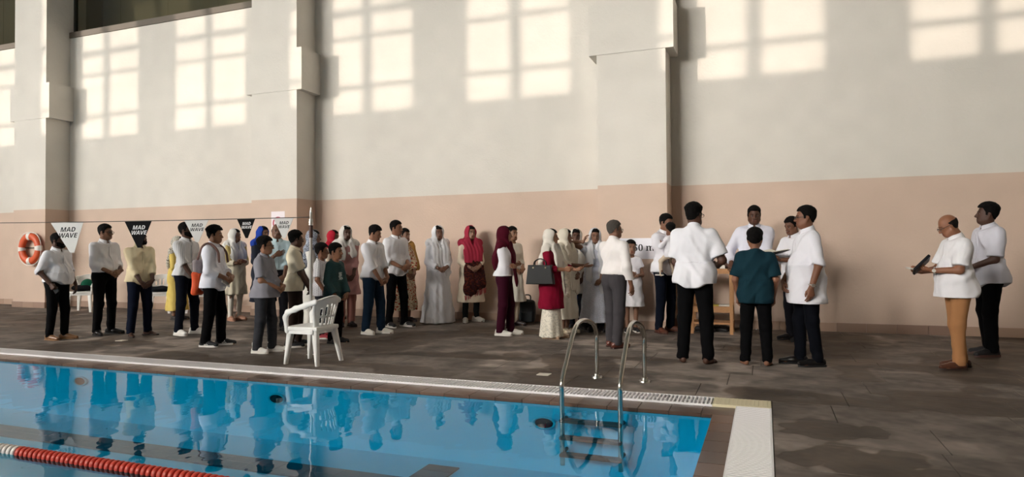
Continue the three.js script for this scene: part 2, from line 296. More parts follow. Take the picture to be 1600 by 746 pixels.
// ------------------------------------------------------------------ figures: distance fields meshed with surface nets
function nets(fn, lo, hi, cell, paint) {
  const nx = Math.ceil((hi[0] - lo[0]) / cell) + 1, ny = Math.ceil((hi[1] - lo[1]) / cell) + 1, nz = Math.ceil((hi[2] - lo[2]) / cell) + 1, B = 6;
  const val = new Float32Array(nx * ny * nz).fill(1), id = (i, j, k) => (k * ny + j) * nx + i, reach = B * cell * 0.87 * 1.5 + cell;
  for (let k = 0; k < nz; k += B) for (let j = 0; j < ny; j += B) for (let i = 0; i < nx; i += B) {
    const d = fn(lo[0] + (i + B / 2) * cell, lo[1] + (j + B / 2) * cell, lo[2] + (k + B / 2) * cell), far = Math.abs(d) > reach;
    for (let c = k; c < Math.min(k + B, nz); c++) for (let b = j; b < Math.min(j + B, ny); b++) for (let a = i; a < Math.min(i + B, nx); a++) val[id(a, b, c)] = far ? d : fn(lo[0] + a * cell, lo[1] + b * cell, lo[2] + c * cell);
  }
  const at = new Int32Array(nx * ny * nz).fill(-1), pos = [], idx = [], sg = new Uint8Array(nx * ny * nz), pl = nx * ny, v = new Float32Array(8);
  for (let i = 0; i < val.length; i++) sg[i] = val[i] < 0 ? 1 : 0;
  for (let k = 0; k < nz - 1; k++) for (let j = 0; j < ny - 1; j++) for (let i = 0; i < nx - 1; i++) {
    const o = id(i, j, k), m = sg[o] + sg[o + 1] + sg[o + nx] + sg[o + nx + 1] + sg[o + pl] + sg[o + pl + 1] + sg[o + pl + nx] + sg[o + pl + nx + 1];
    if (m === 0 || m === 8) continue;
    let x = 0, y = 0, z = 0, n = 0;
    for (let c = 0; c < 8; c++) v[c] = val[o + (c & 1) + ((c >> 1) & 1) * nx + (c >> 2) * pl];
    for (let c = 0; c < 8; c++) for (const bit of [1, 2, 4]) {
      if (c & bit) continue;
      const e = c | bit;
      if ((v[c] < 0) === (v[e] < 0)) continue;
      const t = v[c] / (v[c] - v[e]);
      x += (c & 1) + (bit === 1 ? t : 0); y += ((c >> 1) & 1) + (bit === 2 ? t : 0); z += (c >> 2) + (bit === 4 ? t : 0); n++;
    }
    at[id(i, j, k)] = pos.length / 3;
    pos.push(lo[0] + (i + x / n) * cell, lo[1] + (j + y / n) * cell, lo[2] + (k + z / n) * cell);
  }
  const quad = (a, b, c, d, flip) => { if (a < 0 || b < 0 || c < 0 || d < 0) return; if (flip) idx.push(a, c, b, b, c, d); else idx.push(a, b, c, b, d, c); };
  for (let k = 1; k < nz - 1; k++) for (let j = 1; j < ny - 1; j++) for (let i = 1; i < nx - 1; i++) {
    const o = id(i, j, k), s = sg[o] === 1;
    if (sg[o] !== sg[o + 1]) quad(at[id(i, j - 1, k - 1)], at[id(i, j, k - 1)], at[id(i, j - 1, k)], at[id(i, j, k)], !s);
    if (sg[o] !== sg[o + nx]) quad(at[id(i - 1, j, k - 1)], at[id(i, j, k - 1)], at[id(i - 1, j, k)], at[id(i, j, k)], s);
    if (sg[o] !== sg[o + pl]) quad(at[id(i - 1, j - 1, k)], at[id(i, j - 1, k)], at[id(i - 1, j, k)], at[id(i, j, k)], !s);
  }
  const nor = new Float32Array(pos.length), uv = new Float32Array(pos.length / 3 * 2), e = cell * 0.4;
  const col = paint ? new Float32Array(pos.length) : null;
  for (let i = 0; i < pos.length; i += 3) {
    const [x, y, z] = [pos[i], pos[i + 1], pos[i + 2]];
    const q0 = fn(x + e, y - e, z - e), q1 = fn(x - e, y - e, z + e), q2 = fn(x - e, y + e, z - e), q3 = fn(x + e, y + e, z + e), gx = q0 - q1 - q2 + q3, gy = -q0 - q1 + q2 + q3, gz = -q0 + q1 - q2 + q3, l = Math.hypot(gx, gy, gz) || 1;
    nor[i] = gx / l; nor[i + 1] = gy / l; nor[i + 2] = gz / l;
    uv[i / 3 * 2] = Math.atan2(x, z) * 0.2; uv[i / 3 * 2 + 1] = y;
    if (col) { const c = paint(x, y, z); col[i] = c[0]; col[i + 1] = c[1]; col[i + 2] = c[2]; }
  }
  const g = new THREE.BufferGeometry();
  g.setAttribute('position', new THREE.BufferAttribute(new Float32Array(pos), 3));
  g.setAttribute('normal', new THREE.BufferAttribute(nor, 3));
  g.setAttribute('uv', new THREE.BufferAttribute(uv, 2));
  if (col) g.setAttribute('color', new THREE.BufferAttribute(col, 3));
  g.setIndex(idx);
  return g;
}
const smin = (a, b, k) => { const h = Math.max(k - Math.abs(a - b), 0) / k; return Math.min(a, b) - h * h * k * 0.25; };
const smax = (a, b, k) => -smin(-a, -b, k);
// tapered capsule; sz squeezes the cross-section along z about the capsule's own z
function cap(a, b, r0, r1, sz = 1, sx = 1) {
  const bx = b[0] - a[0], by = b[1] - a[1], bz = b[2] - a[2], kx = 1 / sx, kz = 1 / sz, dx = bx * kx, dz = bz * kz, L = dx * dx + by * by + dz * dz || 1e-9, s = Math.min(sz, sx, 1);
  return (x, y, z) => {
    const px = (x - a[0]) * kx, py = y - a[1], pz = (z - a[2]) * kz, t = Math.max(0, Math.min(1, (px * dx + py * by + pz * dz) / L));
    const qx = px - dx * t, qy = py - by * t, qz = pz - dz * t;
    return (Math.sqrt(qx * qx + qy * qy + qz * qz) - (r0 + (r1 - r0) * t)) * (s < 1 ? 0.5 + s * 0.5 : 1);
  };
}
const ell = (c, r) => (x, y, z) => { const a = (x - c[0]) / r[0], b = (y - c[1]) / r[1], d = (z - c[2]) / r[2], k = Math.sqrt(a * a + b * b + d * d), m = Math.sqrt((a / r[0]) ** 2 + (b / r[1]) ** 2 + (d / r[2]) ** 2); return m > 1e-9 ? k * (k - 1) / m : -Math.min(...r); };
const blend = (list, k) => (x, y, z) => { let d = list[0](x, y, z); for (let i = 1; i < list.length; i++) d = smin(d, list[i](x, y, z), k); return d; };
const wob = (x, y, z, f, s) => Math.sin(x * f + s + 1.7 * Math.sin(y * f * 0.5 + s * 2)) * Math.sin(z * f * 0.9 + s * 1.3 + 1.3 * Math.sin(x * f * 0.4)) ;
const bent = (p, q, lift) => [(p[0] + q[0]) / 2, (p[1] + q[1]) / 2 + lift, (p[2] + q[2]) / 2];

// --- head, in its own frame: origin at the top of the spine, face towards +z, crown at y = 0.228
function headField(f = {}) {
  const w = f.wide ?? 1, jaw = f.jaw ?? 1;
  const skull = blend([ell([0, 0.135, -0.012], [0.076 * w, 0.093, 0.096]), ell([0, 0.078, 0.022], [0.062 * w, 0.086, 0.07]), cap([-0.018 * jaw, 0.018, 0.055], [0.018 * jaw, 0.018, 0.055], 0.027, 0.027), cap([-0.052 * w * jaw, 0.045, 0.005], [-0.02, 0.02, 0.05], 0.024, 0.024), cap([0.052 * w * jaw, 0.045, 0.005], [0.02, 0.02, 0.05], 0.024, 0.024), cap([0, -0.055, -0.024], [0, 0.05, -0.012], 0.056 * (f.neck ?? 1), 0.054 * (f.neck ?? 1))], 0.03);
  const bits = blend([cap([0, 0.112, 0.088], [0, 0.072, 0.108], 0.008, 0.0125), cap([-0.012, 0.068, 0.096], [0.012, 0.068, 0.096], 0.0085, 0.0085), cap([-0.036, 0.124, 0.078], [0.036, 0.124, 0.078], 0.0105, 0.0105), cap([-0.02, 0.041, 0.08], [0.02, 0.041, 0.08], 0.008, 0.008), cap([-0.019, 0.031, 0.078], [0.019, 0.031, 0.078], 0.008, 0.008)], 0.008);
  const ears = [-1, 1].map((s) => blend([cap([s * 0.079 * w, 0.108, -0.016], [s * 0.076 * w, 0.07, -0.004], 0.02, 0.012, 1, 0.42)], 0.01));
  const sock = [-1, 1].map((s) => ell([s * 0.032, 0.104, 0.094], [0.017, 0.01, 0.016]));
  return (x, y, z) => {
    let d = smin(skull(x, y, z), bits(x, y, z), 0.014);
    for (const s of sock) d = smax(d, -s(x, y, z), 0.012);
    for (const e of ears) d = smin(d, e(x, y, z), 0.008);
    return d;
  };
}
const HEADS = { man: headField({ jaw: 1.1, neck: 1.1 }), stout: headField({ wide: 1.08, jaw: 1.25, neck: 1.2 }), woman: headField({ wide: 0.95, jaw: 0.85, neck: 0.88 }), child: headField({ wide: 1.02, jaw: 0.85, neck: 0.78 }) };
const headPaint = (x, y, z) => { const lip = z > 0.07 && Math.abs(x) < 0.027 && y > 0.024 && y < 0.047 ? 1 : 0; return lip ? [0.8, 0.52, 0.5] : [1, 1, 1]; };
const headGeo = {}, hairGeo = {}, faceGeo = {};
const headOf = (k) => headGeo[k] ??= nets(HEADS[k], [-0.105, -0.125, -0.13], [0.105, 0.245, 0.135], 0.0071, headPaint);
// hair styles: thickness, and the height of the hair line by depth
function hairField(kind, style) {
  const base = HEADS[kind], top = style === 'curly' ? 0.03 : style === 'thick' ? 0.022 : style === 'buzz' ? 0.004 : 0.013;
  const lines = {
    short: (z, x) => lerp(0.05, 0.122, sstep(-0.07, -0.01, z)) + 0.052 * sstep(0.02, 0.06, z) - (z > 0.0 && z < 0.03 && Math.abs(x) > 0.06 ? 0.03 : 0),
    bald: (z) => (z > -0.02 ? 0.3 : 0.06),
  };
  const line = lines[style === 'fringe' ? 'bald' : 'short'];
  const bun = style === 'long' ? blend([cap([0, 0.12, -0.075], [0, -0.02, -0.1], 0.06, 0.05), cap([0, -0.02, -0.1], [0.0, -0.22, -0.115], 0.05, 0.03)], 0.03) : style === 'bun' ? ell([0, 0.06, -0.12], [0.045, 0.05, 0.04]) : null;
  return (x, y, z) => {
    const amp = style === 'curly' ? 0.006 : 0.0025, n = amp * wob(x, y, z, style === 'curly' ? 150 : 120, 1);
    if (style === 'fringe') return Math.max(base(x, y, z) - 0.0045 - n * 0.6, y - 0.146 + z * 0.1, 0.05 - y, z - 0.012 + (0.14 - y) * 0.55);
    const up = sstep(0.13, 0.2, y);
    let d = Math.max(base(x, y, z) - (0.006 + top * up) - n, line(z, x) - y);
    if (bun) d = smin(d, bun(x, y, z) - n, 0.02);
    return d;
  };
}
const hairOf = (kind, style) => hairGeo[kind + style] ??= nets(hairField(kind, style), [-0.13, style === 'long' ? -0.28 : -0.02, -0.18], [0.13, 0.29, 0.15], 0.0088);
function beardField(kind, full) {
  const base = HEADS[kind];
  return (x, y, z) => {
    const chin = Math.max(base(x, y, z) - 0.008 - 0.002 * wob(x, y, z, 140, 2), y - (0.052 + 0.03 * sstep(0.03, 0.07, Math.abs(x))), -0.012 - y, 0.0 - z, 0.03 - y - (z - 0.0) * 0.6);
    const mouth = ell([0, 0.037, 0.092], [0.021, 0.008, 0.02])(x, y, z), tache = cap([-0.024, 0.05, 0.083], [0.024, 0.05, 0.083], 0.0075, 0.0075)(x, y, z);
    return full ? smax(smin(chin, tache, 0.006), -mouth, 0.004) : tache;
  };
}
const beardOf = (kind, full) => hairGeo['beard' + kind + full] ??= nets(beardField(kind, full), [-0.1, -0.03, -0.01], [0.1, 0.1, 0.13], full ? 0.006 : 0.004);
const eyeOf = (s) => faceGeo['eye' + s] ??= (() => { const g = new THREE.SphereGeometry(0.0125, 14, 10); g.rotateX(Math.PI / 2); g.scale(1, 0.8, 1); g.translate(s * 0.0315, 0.1045, 0.0705); const n = g.attributes.position, c = new Float32Array(n.count * 3); for (let i = 0; i < n.count; i++) { const r = Math.hypot(n.getX(i) - s * 0.0315, n.getY(i) - 0.1045), k = n.getZ(i) > 0.0715 && r < 0.0075 ? 0.015 : 0.3; c.set([k, k, k], i * 3); } g.setAttribute('color', new THREE.BufferAttribute(c, 3)); return g; })();
const browOf = (s) => faceGeo['brow' + s] ??= tube([[s * 0.014, 0.126, 0.09], [s * 0.032, 0.13, 0.087], [s * 0.05, 0.123, 0.072]], 0.0042, 6, 5);
const glassesOf = () => faceGeo.glasses ??= (() => { const p = []; for (const s of [-1, 1]) { const r = new THREE.TorusGeometry(0.023, 0.0026, 6, 18); r.scale(1.12, 0.85, 1); r.translate(s * 0.032, 0.1, 0.102); p.push(r, rod([s * 0.056, 0.106, 0.1], [s * 0.082, 0.11, -0.01], 0.0026, 0.0026, 6)); } p.push(rod([-0.009, 0.104, 0.105], [0.009, 0.104, 0.105], 0.0024, 0.0024, 6)); return merge(p); })();

// --- hand: wrist at the origin, fingers along +y, palm towards -z, thumb towards +x
function handField(curl) {
  const parts = [cap([0, -0.035, 0], [0, 0.012, 0], 0.025, 0.025, 0.75), cap([0.008, 0.02, 0], [-0.006, 0.07, 0], 0.031, 0.033, 0.42)], fingers = [];
  [[0.03, 0.088, 0.074, 0.0092], [0.0105, 0.093, 0.082, 0.0095], [-0.0095, 0.088, 0.075, 0.009], [-0.0285, 0.078, 0.058, 0.0082]].forEach(([x, y, len, r], i) => {
    parts.push(cap([x * 0.5, 0.02, 0], [x, y, 0], 0.012, 0.0115));
    let p = [x, y, 0], a = 0; const seg = [0.46, 0.3, 0.24], fl = [];
    seg.forEach((q, j) => { a += curl[j] * (1 + 0.12 * i); const n = [p[0] + x * 0.06 * (1 - curl[0]), p[1] + Math.cos(a) * len * q, p[2] - Math.sin(a) * len * q]; fl.push(cap(p, n, r * (1 - 0.08 * j), r * (0.92 - 0.08 * j))); p = n; });
    fingers.push(blend(fl, 0.004));
  });
  const th = blend([cap([0.016, 0.02, -0.004], [0.042, 0.05, -0.014], 0.0155, 0.0115), cap([0.042, 0.05, -0.014], [0.05 - curl[0] * 0.02, 0.078, -0.02 - curl[0] * 0.012], 0.0112, 0.0098), cap([0.05 - curl[0] * 0.02, 0.078, -0.02 - curl[0] * 0.012], [0.05 - curl[0] * 0.035, 0.1, -0.024 - curl[0] * 0.018], 0.0098, 0.0085)], 0.005);
  const palm = blend(parts, 0.014);
  return (x, y, z) => { let d = smin(palm(x, y, z), th(x, y, z), 0.01); for (const f of fingers) d = smin(d, f(x, y, z), 0.004); return d; };
}
const CURLS = { relaxed: [0.35, 0.45, 0.3], grip: [0.95, 1.0, 0.6], open: [0.08, 0.14, 0.1] }, handGeo = {};
function handOf(pose, mirror) {
  return handGeo[pose + mirror] ??= (() => {
    const f = handField(CURLS[pose]), g = nets(mirror ? (x, y, z) => f(-x, y, z) : f, [-0.075, -0.04, -0.1], [0.075, 0.2, 0.05], 0.0058);
    return g;
  })();
}
// --- foot and shoes: heel behind the origin, toes towards +z, sole on y = 0
const footField = (() => { const b = blend([cap([0, 0.04, -0.055], [0, 0.03, 0.06], 0.034, 0.036), cap([0, 0.03, 0.06], [-0.008, 0.018, 0.13], 0.036, 0.022), cap([0, 0.05, -0.03], [0, 0.13, -0.035], 0.036, 0.036), cap([0.022, 0.015, 0.13], [0.024, 0.012, 0.165], 0.014, 0.0115), cap([0.004, 0.014, 0.135], [0.004, 0.011, 0.163], 0.0105, 0.009), cap([-0.012, 0.013, 0.13], [-0.014, 0.011, 0.154], 0.01, 0.0085), cap([-0.028, 0.012, 0.118], [-0.031, 0.01, 0.142], 0.01, 0.008)], 0.012); return (x, y, z) => Math.max(b(x, y, z), -y); })();
const feet = {};
const foot = (m) => feet['f' + m] ??= nets((x, y, z) => footField(m ? -x : x, y, z), [-0.07, -0.012, -0.11], [0.07, 0.16, 0.2], 0.0095);
function shoeUpper(kind) {
  return feet['u' + kind] ??= (() => {
    const hi = kind === 'hightop' ? 0.15 : kind === 'dress' ? 0.075 : 0.088, t = kind === 'dress' ? 0.185 : 0.165;
    const b = blend([cap([0, 0.045, -0.06], [0, 0.045, 0.06], 0.043, 0.044), cap([0, 0.042, 0.06], [0, 0.032, t], 0.044, kind === 'dress' ? 0.026 : 0.034), cap([0, 0.06, -0.035], [0, hi, -0.042], 0.043, 0.046)], 0.02), mouth = cap([0, hi + 0.012, -0.035], [0, hi + 0.1, -0.045], 0.036, 0.04);
    return nets((x, y, z) => Math.max(b(x, y, z), 0.014 - y, -mouth(x, y, z), y - hi - 0.012 + (z > 0 ? 0 : 0)), [-0.08, 0, -0.13], [0.08, 0.2, 0.24], 0.0095);
  })();
}
function shoeSole(kind) {
  return feet['s' + kind] ??= (() => {
    const s = new THREE.Shape(), t = kind === 'dress' ? 0.205 : 0.195, w = kind === 'sandal' ? 0.042 : 0.046;
    s.moveTo(-w * 0.8, -0.085); s.quadraticCurveTo(0, -0.125, w * 0.8, -0.085); s.quadraticCurveTo(w * 0.75, 0, w * 1.05, 0.08); s.quadraticCurveTo(w * 1.05, t - 0.03, 0.008, t); s.quadraticCurveTo(-w, t - 0.03, -w, 0.08); s.quadraticCurveTo(-w * 0.75, 0, -w * 0.8, -0.085);
    const h = kind === 'dress' || kind === 'sandal' ? 0.014 : 0.024, g = new THREE.ExtrudeGeometry(s, { depth: h, bevelEnabled: true, bevelSize: 0.003, bevelThickness: 0.003, bevelSegments: 1, curveSegments: 6 });
    g.rotateX(Math.PI / 2); g.scale(1, 1, 1); g.translate(0, h + 0.003, 0);
    return g;
  })();
}

function armIK(S, W, pole, a, b) {
  const s = V(...S), w = V(...W), d = w.clone().sub(s), L = Math.min(d.length(), a + b - 0.004);
  d.normalize(); w.copy(s).addScaledVector(d, L);
  const c = (a * a + L * L - b * b) / (2 * L), h = Math.sqrt(Math.max(0, a * a - c * c)), q = V(...pole).normalize();
  q.addScaledVector(d, -q.dot(d)).normalize();
  return [s.clone().addScaledVector(d, c).addScaledVector(q, h).toArray(), w.toArray()];
}
const POSES = {                                               // [wrist, direction of the fingers, palm, hand]; x is mirrored for the other side
  down: [[0.255, 0.86, 0.05], [0.05, -1, 0.12], [-1, 0, 0.2], 'relaxed'],
  downFront: [[0.215, 0.88, 0.13], [-0.1, -1, 0.2], [-0.8, 0, -0.6], 'relaxed'],
  claspOver: [[0.075, 1.0, 0.235], [-0.85, -0.35, 0.2], [0, -0.3, -1], 'relaxed'],
  clasp: [[0.085, 0.985, 0.205], [-0.8, -0.45, 0.25], [0, -0.3, -1], 'relaxed'],
  lowOver: [[0.08, 0.885, 0.235], [-0.7, -0.7, 0.1], [0, 0, -1], 'relaxed'],
  low: [[0.085, 0.87, 0.205], [-0.65, -0.75, 0.15], [0, 0, -1], 'relaxed'],
  highOver: [[0.07, 1.12, 0.225], [-0.95, 0.05, 0.1], [0, 0, -1], 'relaxed'],
  high: [[0.08, 1.09, 0.195], [-0.95, 0.1, 0.1], [0, 0, -1], 'relaxed'],
  foldOver: [[-0.10, 1.14, 0.235], [-0.95, 0.12, -0.2], [0, -0.1, -1], 'relaxed'],
  fold: [[-0.09, 1.10, 0.195], [-0.95, 0.12, -0.15], [0, -0.1, -1], 'relaxed'],
  chest: [[0.05, 1.22, 0.2], [-0.9, 0.35, -0.1], [0, 0, -1], 'open'],
  reach: [[0.13, 1.09, 0.36], [-0.1, 0.05, 1], [-0.5, 0.85, 0], 'relaxed'],
  hold: [[0.1, 1.14, 0.27], [-0.35, 0.1, 0.9], [-0.2, 1, 0], 'grip'],
  raise: [[0.2, 1.52, 0.16], [-0.35, 0.85, -0.1], [-1, 0, 0], 'relaxed'],
  rest: [[0.3, 0.98, 0.2], [0.1, -0.6, 0.7], [0, -1, -0.4], 'relaxed'],
  embrace: [[0.0, 1.14, 0.3], [-0.95, 0.1, 0.15], [0, 0.1, -1], 'relaxed'],
  under: [[0.03, 1.02, 0.29], [-0.9, 0.2, 0.3], [0, 0.7, -0.7], 'relaxed'],
};
const skinMats = {}, T = THREE;
const pattern = {
  stripe: dataTex(128, (u) => { const k = (Math.floor(u * 16) % 2) ? 1 : 0.9; return [k, k, k * 1.005]; }, { repeat: [5, 1] }),
  print: dataTex(256, (u, v) => { const a = n24(u, v) > 0.62 ? 1 : 0, b = n70(u, v) > 0.6 ? 1 : 0; return [0.42 + 0.3 * a + 0.15 * b, 0.3 + 0.2 * a, 0.28 + 0.18 * b]; }, { repeat: [2, 2] }),
  lace: dataTex(256, (u, v) => { const a = n24(u, v) > 0.55 && n70(u, v) > 0.42 ? 0.86 : 1; return [a, a * 0.985, a * 0.96]; }, { repeat: [2.5, 2.5] }),
  chikan: dataTex(256, (u, v) => { const a = 1 - 0.1 * sstep(0.6, 0.75, n24(u, v)); return [a, a, a]; }, { repeat: [6, 5] }),
  net: dataTex(256, (u, v) => { const a = Math.abs(n24(u, v) - 0.5) < 0.09 ? 0.35 : 1; return [a, a, a * 1.02]; }, { repeat: [3, 3] }),
  floral: dataTex(256, (u, v) => { const a = n24(u, v), b = n70(u, v); return a > 0.66 ? [0.72, 0.3, 0.26] : b > 0.72 ? [0.5, 0.42, 0.3] : [1, 0.97, 0.92]; }, { repeat: [2.5, 2.5] }),
  dots: dataTex(128, (u, v) => { const x = (u * 8) % 1 - 0.5, y = (v * 8 + (Math.floor(u * 8) % 2) * 0.5) % 1 - 0.5, k = x * x + y * y < 0.05 ? 0.62 : 1; return [k, k, k]; }, { repeat: [4, 4] }),
  denim: dataTex(256, (u, v) => { const k = 0.88 + 0.16 * n160(u, v) + 0.1 * (n9(u, v) - 0.5); return [k, k, k]; }, { repeat: [3, 3] }),
};
const cloth = (c, pat) => { const q = new THREE.Color(c), m = q.r + q.g + q.b < 0.25 ? { specularIntensity: 0.2 } : { sheen: 0.15, sheenRoughness: 0.6, specularIntensity: 0.5 }; if (pat) m.map = pattern[pat]; return mat(c, 0.88, m); };

let personCount = 0;
function person(S) {
  const no = personCount++, woman = S.kind === 'woman', child = S.kind === 'child', H = S.head ?? (woman ? 'woman' : child ? 'child' : 'man');
  const gir = S.girth ?? 1, belly = S.belly ?? 0, hs = S.headSize ?? (child ? 1.2 : 1), sw = (S.shoulder ?? (woman ? 0.158 : child ? 0.15 : 0.182)), cell = S.cell ?? 0.0165, sd = no * 1.37;
  const root = new THREE.Group(); root.name = numbered('person'); scene.add(root);
  tag(root, S.label, 'person', S.group);
  const foot0 = S.at ?? onY(S.px[0], S.px[1]);
  const thCam = Math.atan2(-foot0.x, -foot0.z), yaw = thCam + (S.rel ?? 0) * Math.PI / 180;
  const height = S.h ?? (S.px[1] - S.px[2]) / pxPerMetre(foot0) * 0.995, crown = 1.508 + (0.228 + (S.hairLift ?? 0.012)) * hs;
  const sc = height / crown;
  root.position.copy(foot0); root.rotation.y = yaw; root.scale.setScalar(sc);
  root.updateMatrixWorld(true);

  // skeleton
  const lean = S.lean ?? 0, J = { neck: [0, 1.508, 0.014 + lean * 0.6] };
  const gz = (y) => lean * (y - 0.95);
  const headYaw = ((S.look ?? S.rel ?? 0) - (S.rel ?? 0)) * Math.PI / 180, headPitch = (S.nod ?? 0) * Math.PI / 180;
  const headM = new THREE.Matrix4().makeRotationFromEuler(new THREE.Euler(headPitch, headYaw, (S.tilt ?? 0) * Math.PI / 180, 'YXZ')).scale(V(hs, hs, hs)).setPosition(...J.neck);
  const headInv = headM.clone().invert(), he = headInv.elements;
  const toHead = (fn) => (x, y, z) => fn(he[0] * x + he[4] * y + he[8] * z + he[12], he[1] * x + he[5] * y + he[9] * z + he[13], he[2] * x + he[6] * y + he[10] * z + he[14]) * hs;
  const up = 0.295, fo = 0.26, arms = {};
  for (const s of [-1, 1]) {
    const spec = (s > 0 ? S.armL : S.armR) ?? 'down', q = typeof spec === 'string' ? POSES[spec] : spec;
    const [w, dir, palm, pose] = q, deep = (belly + gir - 1) * 0.12;
    const sh = [s * sw, 1.39 + (S.shrug ?? 0), -0.008 + gz(1.41)], wr = [s * w[0] * (typeof spec === 'string' && spec.startsWith('down') ? 0.45 + 0.55 * gir * (sw / 0.182) : 1), w[1], w[2] + (w[2] > 0.15 ? deep : 0) + gz(w[1])];
    const [el, wrist] = armIK(sh, wr, S['pole' + (s > 0 ? 'L' : 'R')] ?? [s * 0.55, -0.35, -0.75], up, fo);
    arms[s] = { sh, el, wr: wrist, dir: V(s * dir[0], dir[1], dir[2]).normalize(), palm: V(s * palm[0], palm[1], palm[2]).normalize(), pose };
  }
  const st = S.stance ?? [0, 0], legs = {};
  for (const s of [-1, 1]) {
    const spread = (S.spread ?? 0.1) * (woman ? 0.85 : 1), z = st[s > 0 ? 0 : 1], hip = [s * 0.088, 0.92, 0], an = S['ankle' + (s > 0 ? 'L' : 'R')] ?? [s * spread, 0.085, z - 0.02];
    const kn = S['knee' + (s > 0 ? 'L' : 'R')] ?? [(hip[0] + an[0]) / 2 + s * 0.004, 0.49, z * 0.55 + 0.018];
    legs[s] = { hip, kn, an, toe: (S.toe ?? 12) * s * Math.PI / 180 + (S.toeTurn ?? 0) };
  }
  const tw = woman ? 0.9 : 1, g1 = gir, bz = 0.8 * (0.6 + 0.4 * gir);
  const chestW = sw - 0.098;
  const torso = [cap([-0.068, 0.95, 0], [0.068, 0.95, 0], 0.106 * g1, 0.106 * g1, 0.9), cap([-0.055 * tw, 1.1, 0.004 + gz(1.1)], [0.055 * tw, 1.1, 0.004 + gz(1.1)], 0.1 * tw * g1, 0.1 * tw * g1, 0.86), cap([-chestW, 1.29, gz(1.29)], [chestW, 1.29, gz(1.29)], 0.11 * tw * g1, 0.11 * tw * g1, bz), cap([-sw + 0.04, 1.382, -0.008 + gz(1.4)], [sw - 0.04, 1.382, -0.008 + gz(1.4)], 0.05, 0.05, 0.95), cap([0, 1.39, -0.01 + gz(1.4)], [0, 1.52, 0.002 + gz(1.5)], 0.08, 0.053)];
  if (woman) torso.push(cap([-0.066, 1.26, 0.066 + gz(1.27)], [0.066, 1.26, 0.066 + gz(1.27)], 0.048, 0.048));
  if (belly) torso.push(ell([0, 1.06, 0.055 + belly * 0.05], [0.155 * g1, 0.16, 0.1 + belly * 0.07]));
  const torsoF = blend(torso, 0.07);
  const limb = (s) => { const a = arms[s]; return [cap(a.sh, a.el, 0.05 * (0.7 + 0.3 * gir), 0.041), cap(a.el, a.wr, 0.042, 0.0285)]; };
  const armsF = { 1: blend(limb(1), 0.03), [-1]: blend(limb(-1), 0.03) };
  const leg = (s, dr = 0) => { const l = legs[s]; return [cap(l.hip, l.kn, 0.09 + dr, 0.058 + dr), cap(l.kn, l.an, 0.056 + dr, 0.039 + dr)]; };
  const legsF = { 1: blend(leg(1), 0.03), [-1]: blend(leg(-1), 0.03) };

  // body: trunk and legs, arms, head, hands and feet in one mesh
  const minX = Math.min(arms[1].wr[0], arms[-1].wr[0], arms[-1].el[0], -0.3) - 0.16, maxX = Math.max(arms[1].wr[0], arms[-1].wr[0], arms[1].el[0], 0.3) + 0.16;
  const zs = [arms[1].wr[2], arms[-1].wr[2], arms[1].el[2], arms[-1].el[2], ...[1, -1].flatMap((s) => [legs[s].kn[2], legs[s].an[2]])], minZ = Math.min(...zs, -0.2) - 0.14, maxZ = Math.max(...zs, 0.2) + 0.14;
  const loY = Math.min(0.02, legs[1].an[1] - 0.1, legs[-1].an[1] - 0.1);
  const body = [nets((x, y, z) => smin(torsoF(x, y, z), Math.min(legsF[1](x, y, z), legsF[-1](x, y, z)), 0.05), [minX, loY, minZ], [maxX, 1.56, maxZ], 0.03, () => [1, 1, 1])];
  for (const s of [-1, 1]) { const a = arms[s], q = [a.sh, a.el, a.wr]; body.push(nets(armsF[s], [0, 1, 2].map((i) => Math.min(...q.map((p) => p[i])) - 0.08), [0, 1, 2].map((i) => Math.max(...q.map((p) => p[i])) + 0.08), 0.0135, () => [1, 1, 1])); }
  body.push(headOf(H).clone().applyMatrix4(headM));
  for (const s of [-1, 1]) {
    const a = arms[s], d = a.dir, n = a.palm.clone().addScaledVector(d, -a.palm.dot(d)).normalize(), th = s > 0 ? n.clone().cross(d) : d.clone().cross(n);
    const flip = s > 0;                                          // keeps the basis right-handed
    const X = th.clone().multiplyScalar(flip ? -1 : 1), m = new THREE.Matrix4().makeBasis(X, d, n.clone().negate());
    if (m.determinant() < 0) { m.makeBasis(X.negate(), d, n.clone().negate()); }
    const thumbPlus = new THREE.Vector3().setFromMatrixColumn(m, 0).dot(th) > 0;
    const g = handOf(a.pose, !thumbPlus).clone(), k = (woman ? 0.92 : 1) * (child ? 1.05 : 1);
    a.handM = m.clone().scale(V(k, k, k)).setPosition(...a.wr);
    g.applyMatrix4(a.handM);
    g.setAttribute('color', new THREE.BufferAttribute(new Float32Array(g.attributes.position.count * 3).fill(1), 3));
    body.push(g);
  }
  const footM = {};
  for (const s of [-1, 1]) {
    const l = legs[s]; footM[s] = new THREE.Matrix4().makeRotationY(l.toe).setPosition(l.an[0], l.an[1] - 0.085, l.an[2] + 0.02);
    if (S.footTip) footM[s].multiply(new THREE.Matrix4().makeRotationX(S.footTip));
    const g = foot(s > 0 ? 1 : 0).clone().applyMatrix4(footM[s]);
    g.setAttribute('color', new THREE.BufferAttribute(new Float32Array(g.attributes.position.count * 3).fill(1), 3));
    body.push(g);
  }
  const skin = skinMats[S.skin] ??= new THREE.MeshPhysicalMaterial({ color: S.skin, roughness: 0.55, vertexColors: true, sheen: 0.1 });
  mesh('body', mergeGeometries(body), skin, root);

  // head gear and face
  const inHead = (name, geo, m, parent = root) => mesh(name, geo.clone().applyMatrix4(headM), m, parent);
  const hairMat = mat(S.hairColor ?? '#0b0908', 0.85, { specularIntensity: 0.3 });
  if (S.hair !== 'none') inHead('hair', hairOf(H, S.hair ?? 'short'), hairMat);
